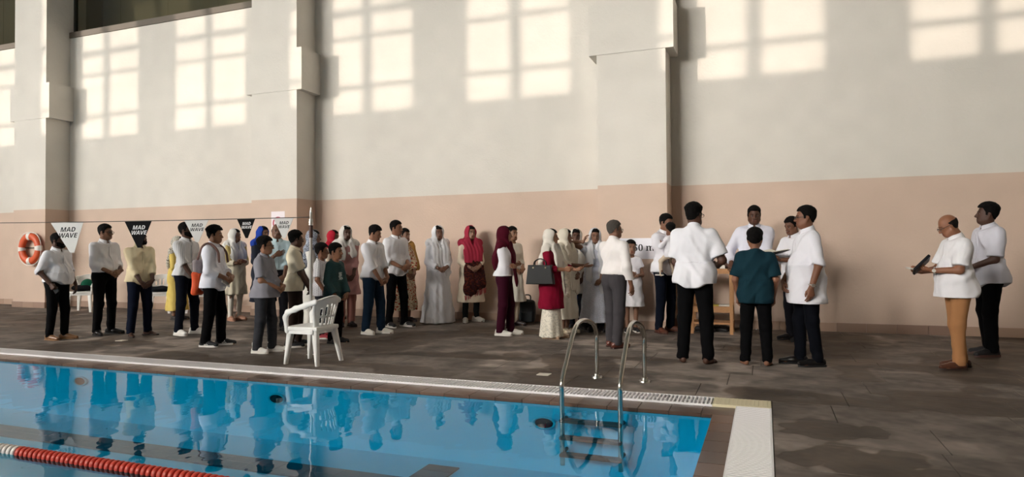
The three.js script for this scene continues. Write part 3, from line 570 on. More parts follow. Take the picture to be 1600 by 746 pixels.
  for (const s of [-1, 1]) { inHead('eye', eyeOf(s), mat('#ffffff', 0.25, { vertexColors: true })); inHead('eyebrow', browOf(s), hairMat); }
  if (S.beard) inHead(S.beard === 'full' ? 'beard' : 'moustache', beardOf(H, S.beard === 'full'), mat(S.beardColor ?? S.hairColor ?? '#0d0a09', 0.9, { specularIntensity: 0.3 }));
  if (S.glasses) inHead('glasses', glassesOf(), mat('#15130f', 0.3));

  // clothes
  const fold = (x, y, z, amp) => amp * (0.8 * wob(x, y * 0.55, z, 22, sd) - 1.3 * (0.5 + 0.5 * Math.sin(24 * y + 17 * x * Math.cos(sd) + 11 * z + 2 * Math.sin(11 * x + sd) + sd)) ** 3 + 0.4 * wob(x + 3, y * 0.6, z, 55, sd + 2));
  const sleeve = (s, len, ease, flare) => {                       // len 0..1 upper arm, 1..2 forearm
    const a = arms[s], list = [], cut = [];
    const t1 = Math.min(len, 1), end = a.sh.map((v, i) => lerp(v, a.el[i], t1));
    list.push(cap(a.sh, end, 0.049 * (0.75 + 0.25 * gir) + ease, lerp(0.052, 0.043, t1) + ease + (len <= 1 ? flare : 0)));
    let p = end, q = a.sh;
    if (len > 1) { p = a.el.map((v, i) => lerp(v, a.wr[i], len - 1)); q = a.el; list.push(cap(a.el, p, 0.044 + ease, lerp(0.042, 0.03, len - 1) + ease + flare)); }
    const d = V(p[0] - q[0], p[1] - q[1], p[2] - q[2]).normalize(), off = d.x * p[0] + d.y * p[1] + d.z * p[2], sh = a.sh;
    const f = blend(list, 0.03);
    return (x, y, z) => { const far = (x - p[0]) ** 2 + (y - p[1]) ** 2 + (z - p[2]) ** 2 < 0.03; const v = f(x, y, z) + fold(x, y, z, 0.004); return far ? Math.max(v, d.x * x + d.y * y + d.z * z - off) : v; };
  };
  const lowLo = [minX, loY, minZ], hiAll = [maxX, 1.62, maxZ];
  const t = S.top;
  if (t) {
    const ease = t.ease ?? 0.014, hem = t.hem ?? 0.9, sl = [sleeve(1, t.sleeve ?? 1.95, ease, t.flare ?? 0.004), sleeve(-1, t.sleeve ?? 1.95, ease, t.flare ?? 0.004)];
    const tuck = t.tuck, skirt = t.skirt;                         // skirt: [waist height, hem radius, folds]
    const vneck = cap([0, 1.5, 0.075 + gz(1.45)], [0, t.vneck ?? 1.39, 0.135 + gz(1.4)], t.round ? 0.05 : 0.03, 0.008);
    const kc = H === 'stout' ? 1.12 : child || H === 'child' ? 0.9 : 1, collar = t.collar ? (x, y, z) => {   // stand collar folded over, open at the throat
      const Z = z - 0.004 - gz(1.47), X = x, Y = y - 1.487 + Z * 0.42, R = Math.hypot(X, Z), tip = sstep(0.0, 0.07, Z) * sstep(0.075, 0.02, Math.abs(X));
      const band = Math.hypot(Math.max(Math.abs(R - 0.066 * kc + Y * 0.35) - 0.004, 0), Math.max(Math.abs(Y + 0.004 + 0.012 * tip) - 0.02 - 0.012 * tip, 0)) - 0.0065;
      return Z > 0.01 ? Math.max(band, 0.016 + (Y + 0.0) * -0.25 - Math.abs(X)) : band;
    } : null;
    const rump = ell([0.07, 0.9, -0.05], [0.105, 0.13, 0.09]);
    const f = (x, y, z) => {
      let d = torsoF(x, y, z) - ease;
      if (y < 1.1 && !tuck) { d = smin(d, rump(Math.abs(x), y, z) - ease, 0.05); if (!woman) d = smin(d, torsoF(x, 1.06, z) - ease, 0.03); }
      if (tuck) d -= 0.012 * sstep(hem + 0.14, hem + 0.05, y) * sstep(hem - 0.01, hem + 0.03, y);
      else if (!skirt) { const q = sstep(1.2, hem, y); d -= 0.016 * q; }
      if (skirt && y < skirt[0] + 0.1) {
        const q = clamp((skirt[0] - y) / (skirt[0] - hem)), ang = Math.atan2(x, z), r = lerp(0.165 * gir, skirt[1], q) * (1 + (skirt[3] ?? 0.05) * q * Math.sin(ang * skirt[2] + sd + 1.3 * Math.sin(ang * 2 + sd))), rz = 0.84;
        const e = (Math.hypot(x, z / rz) - r) * 0.85;
        d = smin(d, Math.max(e, y - skirt[0]), 0.06);
      }
      d += fold(x, y, z, t.fold ?? 0.008);
      d = Math.max(d, hem - y + (t.sideCut ? 0 : 0) + (t.curve ? 0.05 * sstep(0.05, 0.17, Math.abs(x)) : 0));
      for (const s of sl) d = smin(d, s(x, y, z), 0.035);
      d = smax(d, y - 1.474 + 0.5 * (z - gz(1.47)) + 0.25 * Math.abs(x) * 0, 0.008);
      if (!t.closed) d = smax(d, -vneck(x, y, z), 0.008);
      return d;
    };
    let paint = null, mt = cloth(t.color, t.pattern);
    if (t.two) { const c1 = new THREE.Color(t.color), c2 = new THREE.Color(t.two); mt = mat('#ffffff', 0.88, { vertexColors: true }); paint = (x, y, z) => (Math.abs(x) < 0.075 && z > 0 ? c2.toArray() : c1.toArray()); }
    if (t.print) { const c1 = new THREE.Color(t.color), c2 = new THREE.Color(t.print); mt = mat('#ffffff', 0.88, { vertexColors: true }); paint = (x, y, z) => (z > 0.05 && Math.abs(x - 0.01) < 0.045 && Math.abs(y - 1.2) < 0.065 && Math.sin(x * 140 + 2) * Math.sin(y * 110) > -0.25 ? c2.toArray() : c1.toArray()); }
    const o = mesh(t.name ?? 'shirt', nets(f, [minX, Math.max(loY, hem - 0.08), minZ], hiAll, cell * (t.fine ?? 1), paint), mt, root);
    if (t.label) o.userData.label = t.label;
    if (collar) mesh('collar', nets(collar, [-0.12, 1.4, -0.12], [0.12, 1.56, 0.14], 0.0072), t.two ? cloth(t.color) : mt, o);
    if (t.collar && !t.two) {
      const pts = [];
      for (let y = (t.vneck ?? 1.39) - 0.01; y > Math.max(hem, 0.3) + 0.012; y -= 0.03) { let z = 0.42; for (let k = 0; k < 60; k++) { const d = f(0, y, z); if (d < 0.002) break; z -= Math.max(0.003, d * 0.8); } pts.push([y, z]); }
      const pos = [], ix = [];
      pts.forEach(([y, z]) => pos.push(-0.016, y, z - 0.012, -0.015, y, z + 0.004, 0.015, y, z + 0.004, 0.016, y, z - 0.012));
      for (let k = 0; k < pts.length - 1; k++) for (let q = 0; q < 3; q++) { const a = k * 4 + q; ix.push(a, a + 4, a + 1, a + 1, a + 4, a + 5); }
      const g = new THREE.BufferGeometry(); g.setAttribute('position', new THREE.BufferAttribute(new Float32Array(pos), 3)); g.setIndex(ix); g.computeVertexNormals();
      mesh('placket', g, mt, o);
    }
  }
  const b = S.bottom;
  if (b) {
    const hem = b.hem ?? 0.045, w = b.wide ?? 1, lf = {};
    for (const s of [-1, 1]) {
      const l = legs[s], an = [l.an[0], l.an[1] - 0.06, l.an[2]];
      lf[s] = blend([cap(l.hip, l.kn, (0.098 + 0.004 * gir) * (0.8 + 0.2 * w), 0.07 * w), cap(l.kn, an, 0.07 * w, (b.cuff ?? 0.058) * w)], 0.03);
    }
    const hips = blend(belly ? [torso[0], torso[1], torso[torso.length - 1]] : [torso[0], torso[1]], 0.06), top = b.waist ?? 1.02;
    const seat0 = ell([0.068, 0.9, -0.045], [0.1, 0.12, 0.085]), seat = (x, y, z) => seat0(Math.abs(x), y, z);
    const f = (x, y, z) => {
      const cuff = sstep(0.3, 0.08, y) + 0.5 * sstep(0.1, 0, Math.abs(y - 0.5));
      const a = Math.min(lf[1](x, y, z), lf[-1](x, y, z));
      let d = smin(smin(hips(x, y, z) - 0.01, seat(x, y, z), 0.05), a, 0.03) + (b.fold ?? 0.006) * (0.35 + cuff) * wob(x * 0.5, y * 1.6, z * 0.5, 38, sd) + 0.002 * wob(x, y * 0.4, z, 60, sd);
      return Math.max(d, hem - y + (S.ankleL ? -9 : 0), y - top);
    };
    const o = mesh(b.name ?? 'trousers', nets(f, [-0.36, loY, minZ], [0.36, top + 0.03, maxZ], cell * 1.05), cloth(b.color, b.pattern), root);
    if (b.label) o.userData.label = b.label;
    if (b.belt) { const bf = (x, y, z) => Math.max(Math.min(hips(x, y, z) - 0.021, 1), top - 0.035 - y, y - top - 0.002); mesh('belt', nets(bf, [-0.3, top - 0.06, -0.25], [0.3, top + 0.03, 0.28], 0.012), mat(b.belt, 0.4), root); }
  }
  if (S.skirt) {                                                  // a separate long skirt or wide trousers hem
    const k = S.skirt, f = (x, y, z) => { const q = clamp((k.top - y) / (k.top - k.hem)), ang = Math.atan2(x, z), r = lerp(0.16, k.r, q) * (1 + 0.05 * q * Math.sin(ang * (k.n ?? 9) + sd)); return Math.max((Math.hypot(x, z / 0.8) - r) * 0.85, y - k.top, k.hem - y); };
    const o = mesh('skirt', nets(f, [-0.4, k.hem - 0.04, -0.4], [0.4, k.top + 0.04, 0.4], cell), cloth(k.color, k.pattern), root);
    if (k.label) o.userData.label = k.label;
  }
  if (S.scarf) {
    const k = S.scarf, hoodShape = blend([ell([0, 0.132, -0.022], [0.1, 0.116, 0.116]), cap([0, 0.1, -0.03], [0, -0.09, -0.035], 0.098, 0.1)], 0.05), face = blend([ell([0, 0.1 + (k.back ?? 0) * 0.4, 0.125 - (k.back ?? 0)], [0.09, 0.125, 0.108]), cap([0, 0.0, 0.11], [0, -0.07, 0.13], 0.05, 0.03)], 0.04);
    const hood = toHead((x, y, z) => smax(hoodShape(x, y, z) + 0.003 * Math.sin(40 * (y + z * 0.8) + 4 * Math.sin(14 * x)), -face(x, y, z), 0.012));
    const dr = [];
    const sh = (woman ? 0.15 : 0.17);
    dr.push(cap([-sh, 1.43, -0.02], [sh, 1.43, -0.02], 0.085, 0.085), cap([0, 1.44, -0.06], [0, k.backTo ?? 1.2, -0.13], 0.13, 0.16, 0.42), cap([-0.07, 1.46, 0.06], [0.07, 1.46, 0.06], 0.055, 0.055));
    for (const [x0, y0, x1, y1, wid, z1] of k.panels ?? [[0.08, 1.4, 0.07, 1.12, 0.09], [-0.08, 1.4, -0.07, 1.1, 0.09]]) dr.push(cap([x0, y0, 0.096], [x0 * 0.5 + x1 * 0.5, Math.min(1.27, y0), 0.135], wid * 0.85, wid, 0.27), cap([x0 * 0.5 + x1 * 0.5, Math.min(1.27, y0), 0.135], [x1, y1, z1 ?? 0.15], wid * 0.9, wid, 0.27));
    const drape = blend(dr, 0.05), v = cap([0, 1.5, 0.09], [0, k.vee ?? 1.36, 0.17], 0.045, 0.01), cutY = k.cut ?? -9;
    const f = (x, y, z) => { let d = smin(hood(x, y, z), drape(x, y, z), 0.045); d += 0.0055 * Math.sin(x * 95 + 14 * y + 1.5 * Math.sin(y * 12 + sd)) * sstep(1.52, 1.42, y) + fold(x, y, z, 0.004); d = smax(d, -v(x, y, z), 0.01); return Math.max(d, cutY - y); };
    const low = Math.min(...(k.panels ?? [[0, 0, 0, 1.1]]).map((q) => q[3]), k.backTo ?? 1.2) - 0.2;
    const o = mesh(k.name ?? 'scarf', nets(f, [-0.36, low, -0.4], [0.36, 1.86 + (hs - 1) * 0.3, 0.42], cell * 0.85), cloth(k.color, k.pattern), root);
    if (k.label) o.userData.label = k.label;
  }
  if (S.wrap) {                                                   // a shawl hanging over one side: thick panels
    const k = S.wrap, dr = k.panels.map(([a, c, w, sz]) => cap(a, c, w, w, sz ?? 0.35)), d0 = blend(dr, 0.05);
    const f = (x, y, z) => Math.max(d0(x, y, z) + 0.006 * Math.sin(x * 60 + 15 * y + sd) + fold(x, y, z, 0.004), (k.cut ?? -9) - y);
    const ys = k.panels.flatMap(([a, c, w]) => [a[1] - w, c[1] - w, a[1] + w, c[1] + w]);
    const o = mesh(k.name ?? 'shawl', nets(f, [-0.5, Math.min(...ys) - 0.05, -0.5], [0.5, Math.max(...ys) + 0.05, 0.5], cell), cloth(k.color, k.pattern), root);
    if (k.label) o.userData.label = k.label;
    if (k.fringe) { const fr = []; for (let i = 0; i < 22; i++) { const x = lerp(k.fringe.x0, k.fringe.x1, i / 21), y = lerp(k.fringe.y0, k.fringe.y1, i / 21), z = k.fringe.z; fr.push(rod([x, y + 0.02, z], [x + rr(-0.012, 0.012), y - 0.07, z + rr(-0.01, 0.02)], 0.006, 0.005, 5)); } mesh('fringe', merge(fr), cloth(k.fringe.color), o); }
  }
  // shoes
  const kind = S.shoe?.kind;
  for (const s of [-1, 1]) {
    if (!kind || kind === 'bare') continue;
    const k = S.shoe;
    if (kind === 'sandal') {
      const o = mesh('sandal', shoeSole('sandal').clone().applyMatrix4(footM[s]), mat(k.color, 0.6), root), stp = [tube([[-0.042, 0.02, 0.07], [0, 0.068, 0.055], [0.042, 0.02, 0.07]], 0.008, 10, 6), tube([[-0.04, 0.02, 0.1], [0, 0.052, 0.09], [0.042, 0.02, 0.1]], 0.007, 10, 6)];
      mesh('strap', merge(stp).applyMatrix4(footM[s]), mat(k.color, 0.6), o); continue;
    }
    const o = mesh('shoe', shoeUpper(kind).clone().applyMatrix4(footM[s]), mat(k.color, kind === 'dress' ? 0.3 : 0.65), root);
    mesh('sole', shoeSole(kind).clone().applyMatrix4(footM[s]), mat(k.sole ?? k.color, 0.6), o);
    if (k.stripe) { const p = []; for (let i = 0; i < 3; i++) for (const q of [-1, 1]) { const r = rbox(0.006, 0.05, 0.011, 0.002, 0, 0, 0, 1); r.rotateX(-0.6); r.rotateZ(q * 0.28); r.translate(q * 0.0435, 0.052, 0.005 + i * 0.022); p.push(r); } mesh('stripe', merge(p).applyMatrix4(footM[s]), mat(k.stripe, 0.6), o); }
    if (k.lace) { const p = []; for (let i = 0; i < 4; i++) p.push(rod([-0.02, 0.083 - i * 0.004, 0.03 + i * 0.02], [0.02, 0.083 - i * 0.004, 0.036 + i * 0.02], 0.004, 0.004, 5)); mesh('lace', merge(p).applyMatrix4(footM[s]), mat(k.lace, 0.7), o); }
  }
  if (S.watch) { const a = arms[S.watch.side], d = V(a.wr[0] - a.el[0], a.wr[1] - a.el[1], a.wr[2] - a.el[2]).normalize(), r = new THREE.TorusGeometry(0.034, 0.007, 8, 20); const f = new THREE.CylinderGeometry(0.019, 0.019, 0.012, 16); f.rotateZ(Math.PI / 2); f.translate(0.038, 0, 0); const g = merge(r, f); g.applyQuaternion(new THREE.Quaternion().setFromUnitVectors(V(0, 0, 1), d)); g.translate(a.wr[0] - d.x * 0.025, a.wr[1] - d.y * 0.025, a.wr[2] - d.z * 0.025); mesh('wristwatch', g, mat(S.watch.color, 0.3, { metalness: 0.8 }), root); }
  return { root, arms, sc, headM, toWorld: (p) => root.localToWorld(V(...p)), yaw };
}

// ------------------------------------------------------------------ the people on the deck
const WHITE = '#e6e5ea', WARM = '#e9e2d6', CREAM = '#e6d7b4', BLACK = '#09090b', NAVY = '#141826', DARK = '#4e3124', MID = '#74503c', TAN = '#96694f', PALE = '#ad8064';
const men = [], shirt = (color, sleeve, hem, more = {}) => ({ name: 'shirt', color, sleeve, hem, collar: true, ...more });
const G = 'people standing along the deck';
const P = {};
P.phoneMan = person({ label: 'stout bearded man in white shirt and black trousers, phone in hand, before the lifebuoy', px: [89, 531, 363], rel: 45, look: 62, head: 'stout', girth: 1.13, belly: 0.3, skin: DARK, beard: 'full', armR: [[0.25, 0.92, 0.12], [0, -0.8, 0.6], [-1, 0, 0], 'grip'], armL: 'downFront', top: shirt(WHITE, 1.05, 0.9, { ease: 0.018, flare: 0.012, curve: true }), bottom: { name: 'trousers', color: BLACK, cuff: 0.056 }, shoe: { kind: 'dress', color: '#7d5a3c', sole: '#8f6a48' }, stance: [0.07, -0.04], spread: 0.09 });
P.two = person({ label: 'man with glasses and moustache in a tucked white shirt, black trousers and black shoes', px: [163, 523, 349], rel: 38, look: 58, skin: MID, beard: 'tache', glasses: true, girth: 1.05, belly: 0.15, armL: 'claspOver', armR: 'clasp', top: shirt(WHITE, 1.45, 0.985, { tuck: true }), bottom: { color: BLACK, waist: 1.03, belt: '#141214' }, shoe: { kind: 'dress', color: '#141214', sole: '#0d0c0d' }, spread: 0.125, toe: 20 });
P.three = person({ label: 'man in cream shirt, navy trousers and sandals, face behind a black pennant', px: [218, 525, 358], rel: 28, look: 50, skin: DARK, hair: 'buzz', beard: 'full', armL: 'lowOver', armR: 'low', girth: 1.04, top: shirt('#ecdcb6', 1.5, 0.84, { curve: true }), bottom: { color: '#121828', wide: 1.05 }, shoe: { kind: 'sandal', color: '#2b1d17' }, spread: 0.14, toe: 22 });
P.four = person({ label: 'tall bearded man with glasses in white striped shirt, dark jeans and white sneakers', px: [291, 523, 346], rel: 48, look: 66, nod: -8, skin: DARK, beard: 'full', glasses: true, armL: 'lowOver', armR: 'low', top: shirt('#e2e2e4', 1.1, 0.87, { pattern: 'stripe', flare: 0.01, curve: true }), bottom: { color: '#10141f', pattern: 'denim' }, shoe: { kind: 'sneaker', color: '#e4e1dc', sole: '#dedad2' }, spread: 0.13, toe: 16, stance: [0.06, -0.02] });
P.yellow = person({ kind: 'woman', label: 'woman in a long yellow dress and patterned scarf behind the man in striped shirt', px: [277, 500, 358], h: 1.6, rel: 60, skin: MID, hair: 'long', armL: 'clasp', armR: 'claspOver', cell: 0.018, top: { name: 'dress', color: '#d9c06a', sleeve: 1.4, hem: 0.2, skirt: [1.05, 0.25, 8], closed: true }, scarf: { color: '#d8d2c4', pattern: 'net', panels: [[0.07, 1.4, 0.06, 1.2, 0.07]] }, shoe: { kind: 'sneaker', color: '#2a2420' } });
P.backpack = person({ label: 'young man with curly hair in white shirt, an orange bag on his back', px: [334, 541, 350], rel: 66, look: 74, skin: TAN, hair: 'curly', hairLift: 0.032, armL: 'claspOver', armR: 'clasp', girth: 1.05, top: shirt('#e8e8f2', 1.55, 0.8, { ease: 0.022, flare: 0.01, curve: true }), bottom: { color: '#070709', wide: 1.1 }, shoe: { kind: 'sneaker', color: '#17161a', sole: '#e6e3de', stripe: '#e6e3de', lace: '#e6e3de' }, spread: 0.1, stance: [0.08, -0.07] });
P.seven = person({ kind: 'woman', label: 'woman in a cream dress, white leggings and white scarf with hands folded high', px: [367, 501, 357], rel: 30, look: 55, skin: MID, armL: 'highOver', armR: 'high', top: { name: 'dress', color: '#d8cfba', sleeve: 1.85, hem: 0.5, skirt: [1.08, 0.24, 9], closed: true }, bottom: { name: 'leggings', color: '#d9d4ca', wide: 0.82, cuff: 0.05 }, scarf: { color: '#dcdad6', panels: [[0.08, 1.4, 0.09, 1.2, 0.07], [-0.08, 1.4, -0.09, 1.2, 0.07]] }, wrap: { name: 'shawl', color: '#cdb67c', panels: [[[0.13, 1.42, 0.02], [0.17, 1.15, 0.06], 0.075, 0.7], [[-0.13, 1.42, 0.02], [-0.17, 1.15, 0.06], 0.075, 0.7]] }, shoe: { kind: 'sneaker', color: '#a87a63' } });
P.greyPolo = person({ label: 'boy with glasses in a grey polo shirt, grey jeans and white high-top sneakers', px: [413, 551, 367], rel: 64, look: 80, head: 'child', girth: 1.06, belly: 0.3, headSize: 1.1, shoulder: 0.165, skin: TAN, hair: 'thick', hairLift: 0.024, glasses: true, armL: 'claspOver', armR: 'clasp', top: shirt('#8d8b93', 0.85, 0.84, { ease: 0.02, flare: 0.016 }), bottom: { name: 'jeans', color: '#3a3b40', pattern: 'denim', wide: 1.1, fold: 0.007 }, shoe: { kind: 'hightop', color: '#dcd8d2', sole: '#e4e0d8', lace: '#2a2627' }, spread: 0.1, stance: [0.1, -0.06] });
P.bald = person({ label: 'bald man with moustache in a pale blue shirt holding a hand to his chest', px: [433, 517, 349], rel: 6, skin: '#6d4a38', hair: 'fringe', hairColor: '#4d4744', hairLift: 0, beard: 'tache', beardColor: '#6b625c', armR: 'chest', armL: 'low', top: shirt('#c5dbe2', 1.3, 0.985, { tuck: true }), bottom: { color: '#17171c', waist: 1.03, belt: '#111' }, shoe: { kind: 'dress', color: '#141214' } });
P.blueScarf = person({ kind: 'woman', label: 'woman in a bright blue scarf behind the bald man', px: [411, 501, 353], rel: 32, look: 42, skin: MID, cell: 0.018, armL: 'clasp', armR: 'claspOver', top: { name: 'dress', color: '#2c2f3a', sleeve: 1.8, hem: 0.35, skirt: [1.05, 0.25, 8], closed: true }, scarf: { color: '#1f3f9c', panels: [[0.08, 1.4, 0.07, 1.1, 0.08]] }, bottom: { color: '#23252c' }, shoe: { kind: 'dress', color: '#161416' } });
P.twoTone = person({ label: 'dark haired man in a short-sleeved cream shirt with a black front and brown trousers', px: [461, 542, 358], rel: 88, look: 108, skin: DARK, hair: 'thick', hairLift: 0.024, glasses: true, armL: 'lowOver', armR: 'low', top: shirt('#ddd3bb', 0.85, 0.84, { two: '#131215', ease: 0.02, flare: 0.014 }), bottom: { color: '#2c211d' }, shoe: { kind: 'sneaker', color: '#17161a', sole: '#d8d4cc' }, spread: 0.1, stance: [0.06, -0.05] });
P.netScarf = person({ kind: 'woman', label: 'woman in grey and white patterned scarf and white dress behind two boys', px: [490, 518, 359], rel: 66, look: 82, skin: '#7c5343', armR: [[0.1, 1.12, 0.3], [-0.2, -0.1, 0.9], [-0.6, -0.6, 0], 'relaxed'], armL: 'clasp', top: { name: 'dress', color: '#e0ddd6', sleeve: 1.3, hem: 0.1, skirt: [1.08, 0.3, 9], closed: true }, scarf: { color: '#a9b0c0', pattern: 'net', panels: [[0.08, 1.4, 0.06, 1.2, 0.08], [-0.08, 1.4, -0.06, 1.2, 0.08]] }, shoe: { kind: 'sneaker', color: '#5b4a40' } });
P.boyWhite = person({ kind: 'child', label: 'boy in a white patterned t-shirt beside the boy in green', px: [502, 529, 378], rel: 72, look: 86, skin: '#7f553f', hair: 'thick', hairLift: 0.026, headSize: 1.16, armL: 'downFront', armR: 'downFront', top: { name: 't_shirt', color: '#e3e1e6', pattern: 'dots', sleeve: 0.85, hem: 0.8, ease: 0.022, flare: 0.016, round: true }, bottom: { color: '#2a2a31' }, shoe: { kind: 'sneaker', color: '#a33740', sole: '#d8d4cc' } });
P.boyGreen = person({ kind: 'child', label: 'boy in a dark green sweatshirt with a white print and black trousers', px: [524, 536, 378], rel: 52, look: 64, skin: TAN, hair: 'thick', hairLift: 0.026, headSize: 1.16, armL: 'low', armR: 'downFront', top: { name: 'sweatshirt', color: '#1f4041', print: '#b9c0bd', fine: 0.8, sleeve: 1.95, hem: 0.8, ease: 0.022, round: true }, bottom: { color: '#09090b' }, shoe: { kind: 'sneaker', color: '#17161a' } });
P.redScarf = person({ kind: 'woman', label: 'woman in a bright red scarf hidden behind the woman in pink', px: [521, 500, 359], rel: 60, skin: MID, cell: 0.02, armL: 'clasp', armR: 'clasp', top: { name: 'dress', color: '#c9b9a6', sleeve: 1.8, hem: 0.25, skirt: [1.05, 0.25, 8], closed: true }, scarf: { color: '#b61f35' }, shoe: { kind: 'dress', color: '#2a2022' } });
P.pink = person({ kind: 'woman', label: 'woman in a dusty pink tunic and trousers with a white scarf over her hair', px: [541, 510, 352], rel: 12, look: 22, skin: DARK, armL: 'low', armR: 'lowOver', top: { name: 'tunic', color: '#b98884', sleeve: 1.5, hem: 0.55, skirt: [1.08, 0.24, 9], closed: true }, bottom: { color: '#b07a70', wide: 1.1 }, scarf: { color: '#d9d4cf', panels: [[0.09, 1.4, 0.1, 1.25, 0.05], [-0.09, 1.4, -0.1, 1.2, 0.06]] }, shoe: { kind: 'dress', color: '#221b1c' } });
P.jeans = person({ label: 'young man with black hair looking down, in white shirt, blue jeans and white sneakers', px: [583, 522, 350], rel: 52, look: 66, nod: 14, skin: '#8a6049', hair: 'thick', hairLift: 0.024, armL: 'lowOver', armR: 'low', top: shirt('#e4e3e8', 1.35, 0.86, { ease: 0.02, flare: 0.01, curve: true }), bottom: { name: 'jeans', color: '#1d2f42', pattern: 'denim', wide: 1.12, fold: 0.006 }, shoe: { kind: 'sneaker', color: '#e2ddd2', sole: '#e6e2da' }, spread: 0.1, stance: [0.1, -0.06] });
P.stripes = person({ label: 'tall young man in white shirt, black trousers and black sneakers with white stripes', px: [619, 511, 343], rel: 42, look: 62, skin: '#80563f', beard: 'tache', hair: 'short', hairLift: 0.016, armL: 'claspOver', armR: 'clasp', top: shirt(WHITE, 1.3, 0.83, { ease: 0.018, flare: 0.01, curve: true }), bottom: { color: '#09090b' }, shoe: { kind: 'sneaker', color: '#17161a', sole: '#e6e2da', stripe: '#e6e2da' }, spread: 0.11, stance: [0.1, -0.04] });
P.mustard = person({ kind: 'woman', label: 'woman with dark hair and mustard shawl behind the man in striped sneakers', px: [633, 503, 356], rel: 30, look: 40, skin: MID, hair: 'long', cell: 0.016, armL: 'low', armR: 'lowOver', top: { name: 'dress', color: '#d9cdb6', pattern: 'floral', sleeve: 1.6, hem: 0.22, skirt: [1.06, 0.25, 9], closed: true }, wrap: { color: '#b98d4e', panels: [[[0.12, 1.42, 0.02], [0.2, 1.02, 0.07], 0.08, 0.7], [[-0.12, 1.42, 0.02], [-0.2, 1.05, 0.07], 0.08, 0.7]] }, shoe: { kind: 'dress', color: '#2a2022' } });
P.whiteGown = person({ kind: 'woman', label: 'woman in a floor-length white gown and white scarf with hands clasped', px: [685, 505, 352], rel: 22, look: 20, skin: '#7a5442', hair: 'short', armL: 'claspOver', armR: 'clasp', top: { name: 'gown', color: '#e4e4ea', sleeve: 1.85, flare: 0.012, hem: 0.012, skirt: [1.12, 0.31, 9, 0.06], closed: true }, scarf: { color: '#e6e6ea', panels: [[0.09, 1.4, 0.1, 0.9, 0.075, 0.16], [-0.09, 1.4, -0.08, 1.0, 0.075, 0.16]] }, shoe: { kind: 'sneaker', color: '#d8d4cc' } });
P.fringed = person({ kind: 'woman', label: 'woman in a red scarf with a dark fringed shawl over a long cream tunic', px: [736, 503, 352], rel: 22, look: 24, skin: '#85604c', hair: 'short', armL: 'claspOver', armR: 'clasp', top: { name: 'tunic', color: '#e0d3bd', sleeve: 1.6, hem: 0.36, skirt: [1.08, 0.26, 8], closed: true }, bottom: { name: 'leggings', color: '#26292a', wide: 0.85 }, scarf: { color: '#a12c42', panels: [[0.09, 1.42, 0.07, 1.15, 0.1], [-0.09, 1.42, -0.07, 1.12, 0.1]], backTo: 1.1 }, wrap: { color: '#6a463e', pattern: 'print', label: 'dark patterned shawl', panels: [[[-0.05, 1.05, 0.13], [-0.09, 0.6, 0.2], 0.13, 0.34], [[0.05, 1.05, 0.13], [0.1, 0.72, 0.2], 0.13, 0.34], [[0.15, 1.3, -0.02], [0.19, 0.95, 0.0], 0.06, 0.7]], fringe: { x0: -0.2, x1: 0.21, y0: 0.47, y1: 0.6, z: 0.2, color: '#a8323f' } }, shoe: { kind: 'sneaker', color: '#d9d5ce', sole: '#dedad2' }, spread: 0.13, toe: 22 });
P.maroon = person({ kind: 'woman', label: 'woman with folded arms in maroon scarf, white top, maroon trousers and white sneakers', px: [789, 524, 353], rel: 78, look: 92, skin: '#96694f', armL: 'fold', armR: 'foldOver', top: { name: 't_shirt', color: '#e8e6ec', sleeve: 0.9, hem: 0.95, ease: 0.02, flare: 0.014, round: true }, bottom: { color: '#380f20', wide: 1.1, waist: 1.06 }, scarf: { color: '#4a0f1f', panels: [[-0.03, 1.4, 0.0, 0.85, 0.075, 0.2], [0.08, 1.4, 0.05, 1.2, 0.08]], backTo: 1.2 }, shoe: { kind: 'sneaker', color: '#e4e0d8', sole: '#e6e2da' }, stance: [0.09, -0.05] });
P.behindMaroon = person({ kind: 'woman', label: 'woman in a cream dress with dark hair, half hidden by the woman in maroon', px: [801, 509, 353], rel: 40, skin: '#80583f', hair: 'long', cell: 0.016, armL: 'clasp', armR: 'clasp', top: { name: 'dress', color: '#e2ddd2', sleeve: 1.3, hem: 0.42, skirt: [1.06, 0.25, 8], closed: true }, bottom: { name: 'leggings', color: '#c8b8a4', wide: 0.85 }, shoe: { kind: 'dress', color: '#2a2022' } });
P.magenta = person({ kind: 'woman', label: 'woman in a crimson tunic, white lace trousers and white scarf with a black handbag', px: [862, 529, 357], rel: 70, look: 84, skin: '#9a6d52', hair: 'long', girth: 1.08, armL: 'reach', armR: [[0.12, 1.1, 0.25], [-0.2, 0.05, 0.95], [-1, 0.2, 0], 'relaxed'], top: { name: 'tunic', color: '#7c0f2a', sleeve: 1.55, flare: 0.01, hem: 0.48, skirt: [1.08, 0.24, 7], closed: true }, skirt: { top: 0.62, hem: 0.03, r: 0.235, color: '#e2ded4', pattern: 'lace', label: 'white lace trousers' }, scarf: { color: '#dcd6cc', panels: [[0.07, 1.42, 0.1, 1.1, 0.09, 0.2], [-0.08, 1.42, -0.05, 1.2, 0.1]], back: 0.02 }, wrap: { name: 'scarf_end', color: '#d9d2c4', pattern: 'lace', panels: [[[0.12, 1.15, 0.2], [0.12, 0.72, 0.24], 0.085, 0.4]] }, shoe: { kind: 'dress', color: '#b79a80' }, stance: [0.05, -0.03] });
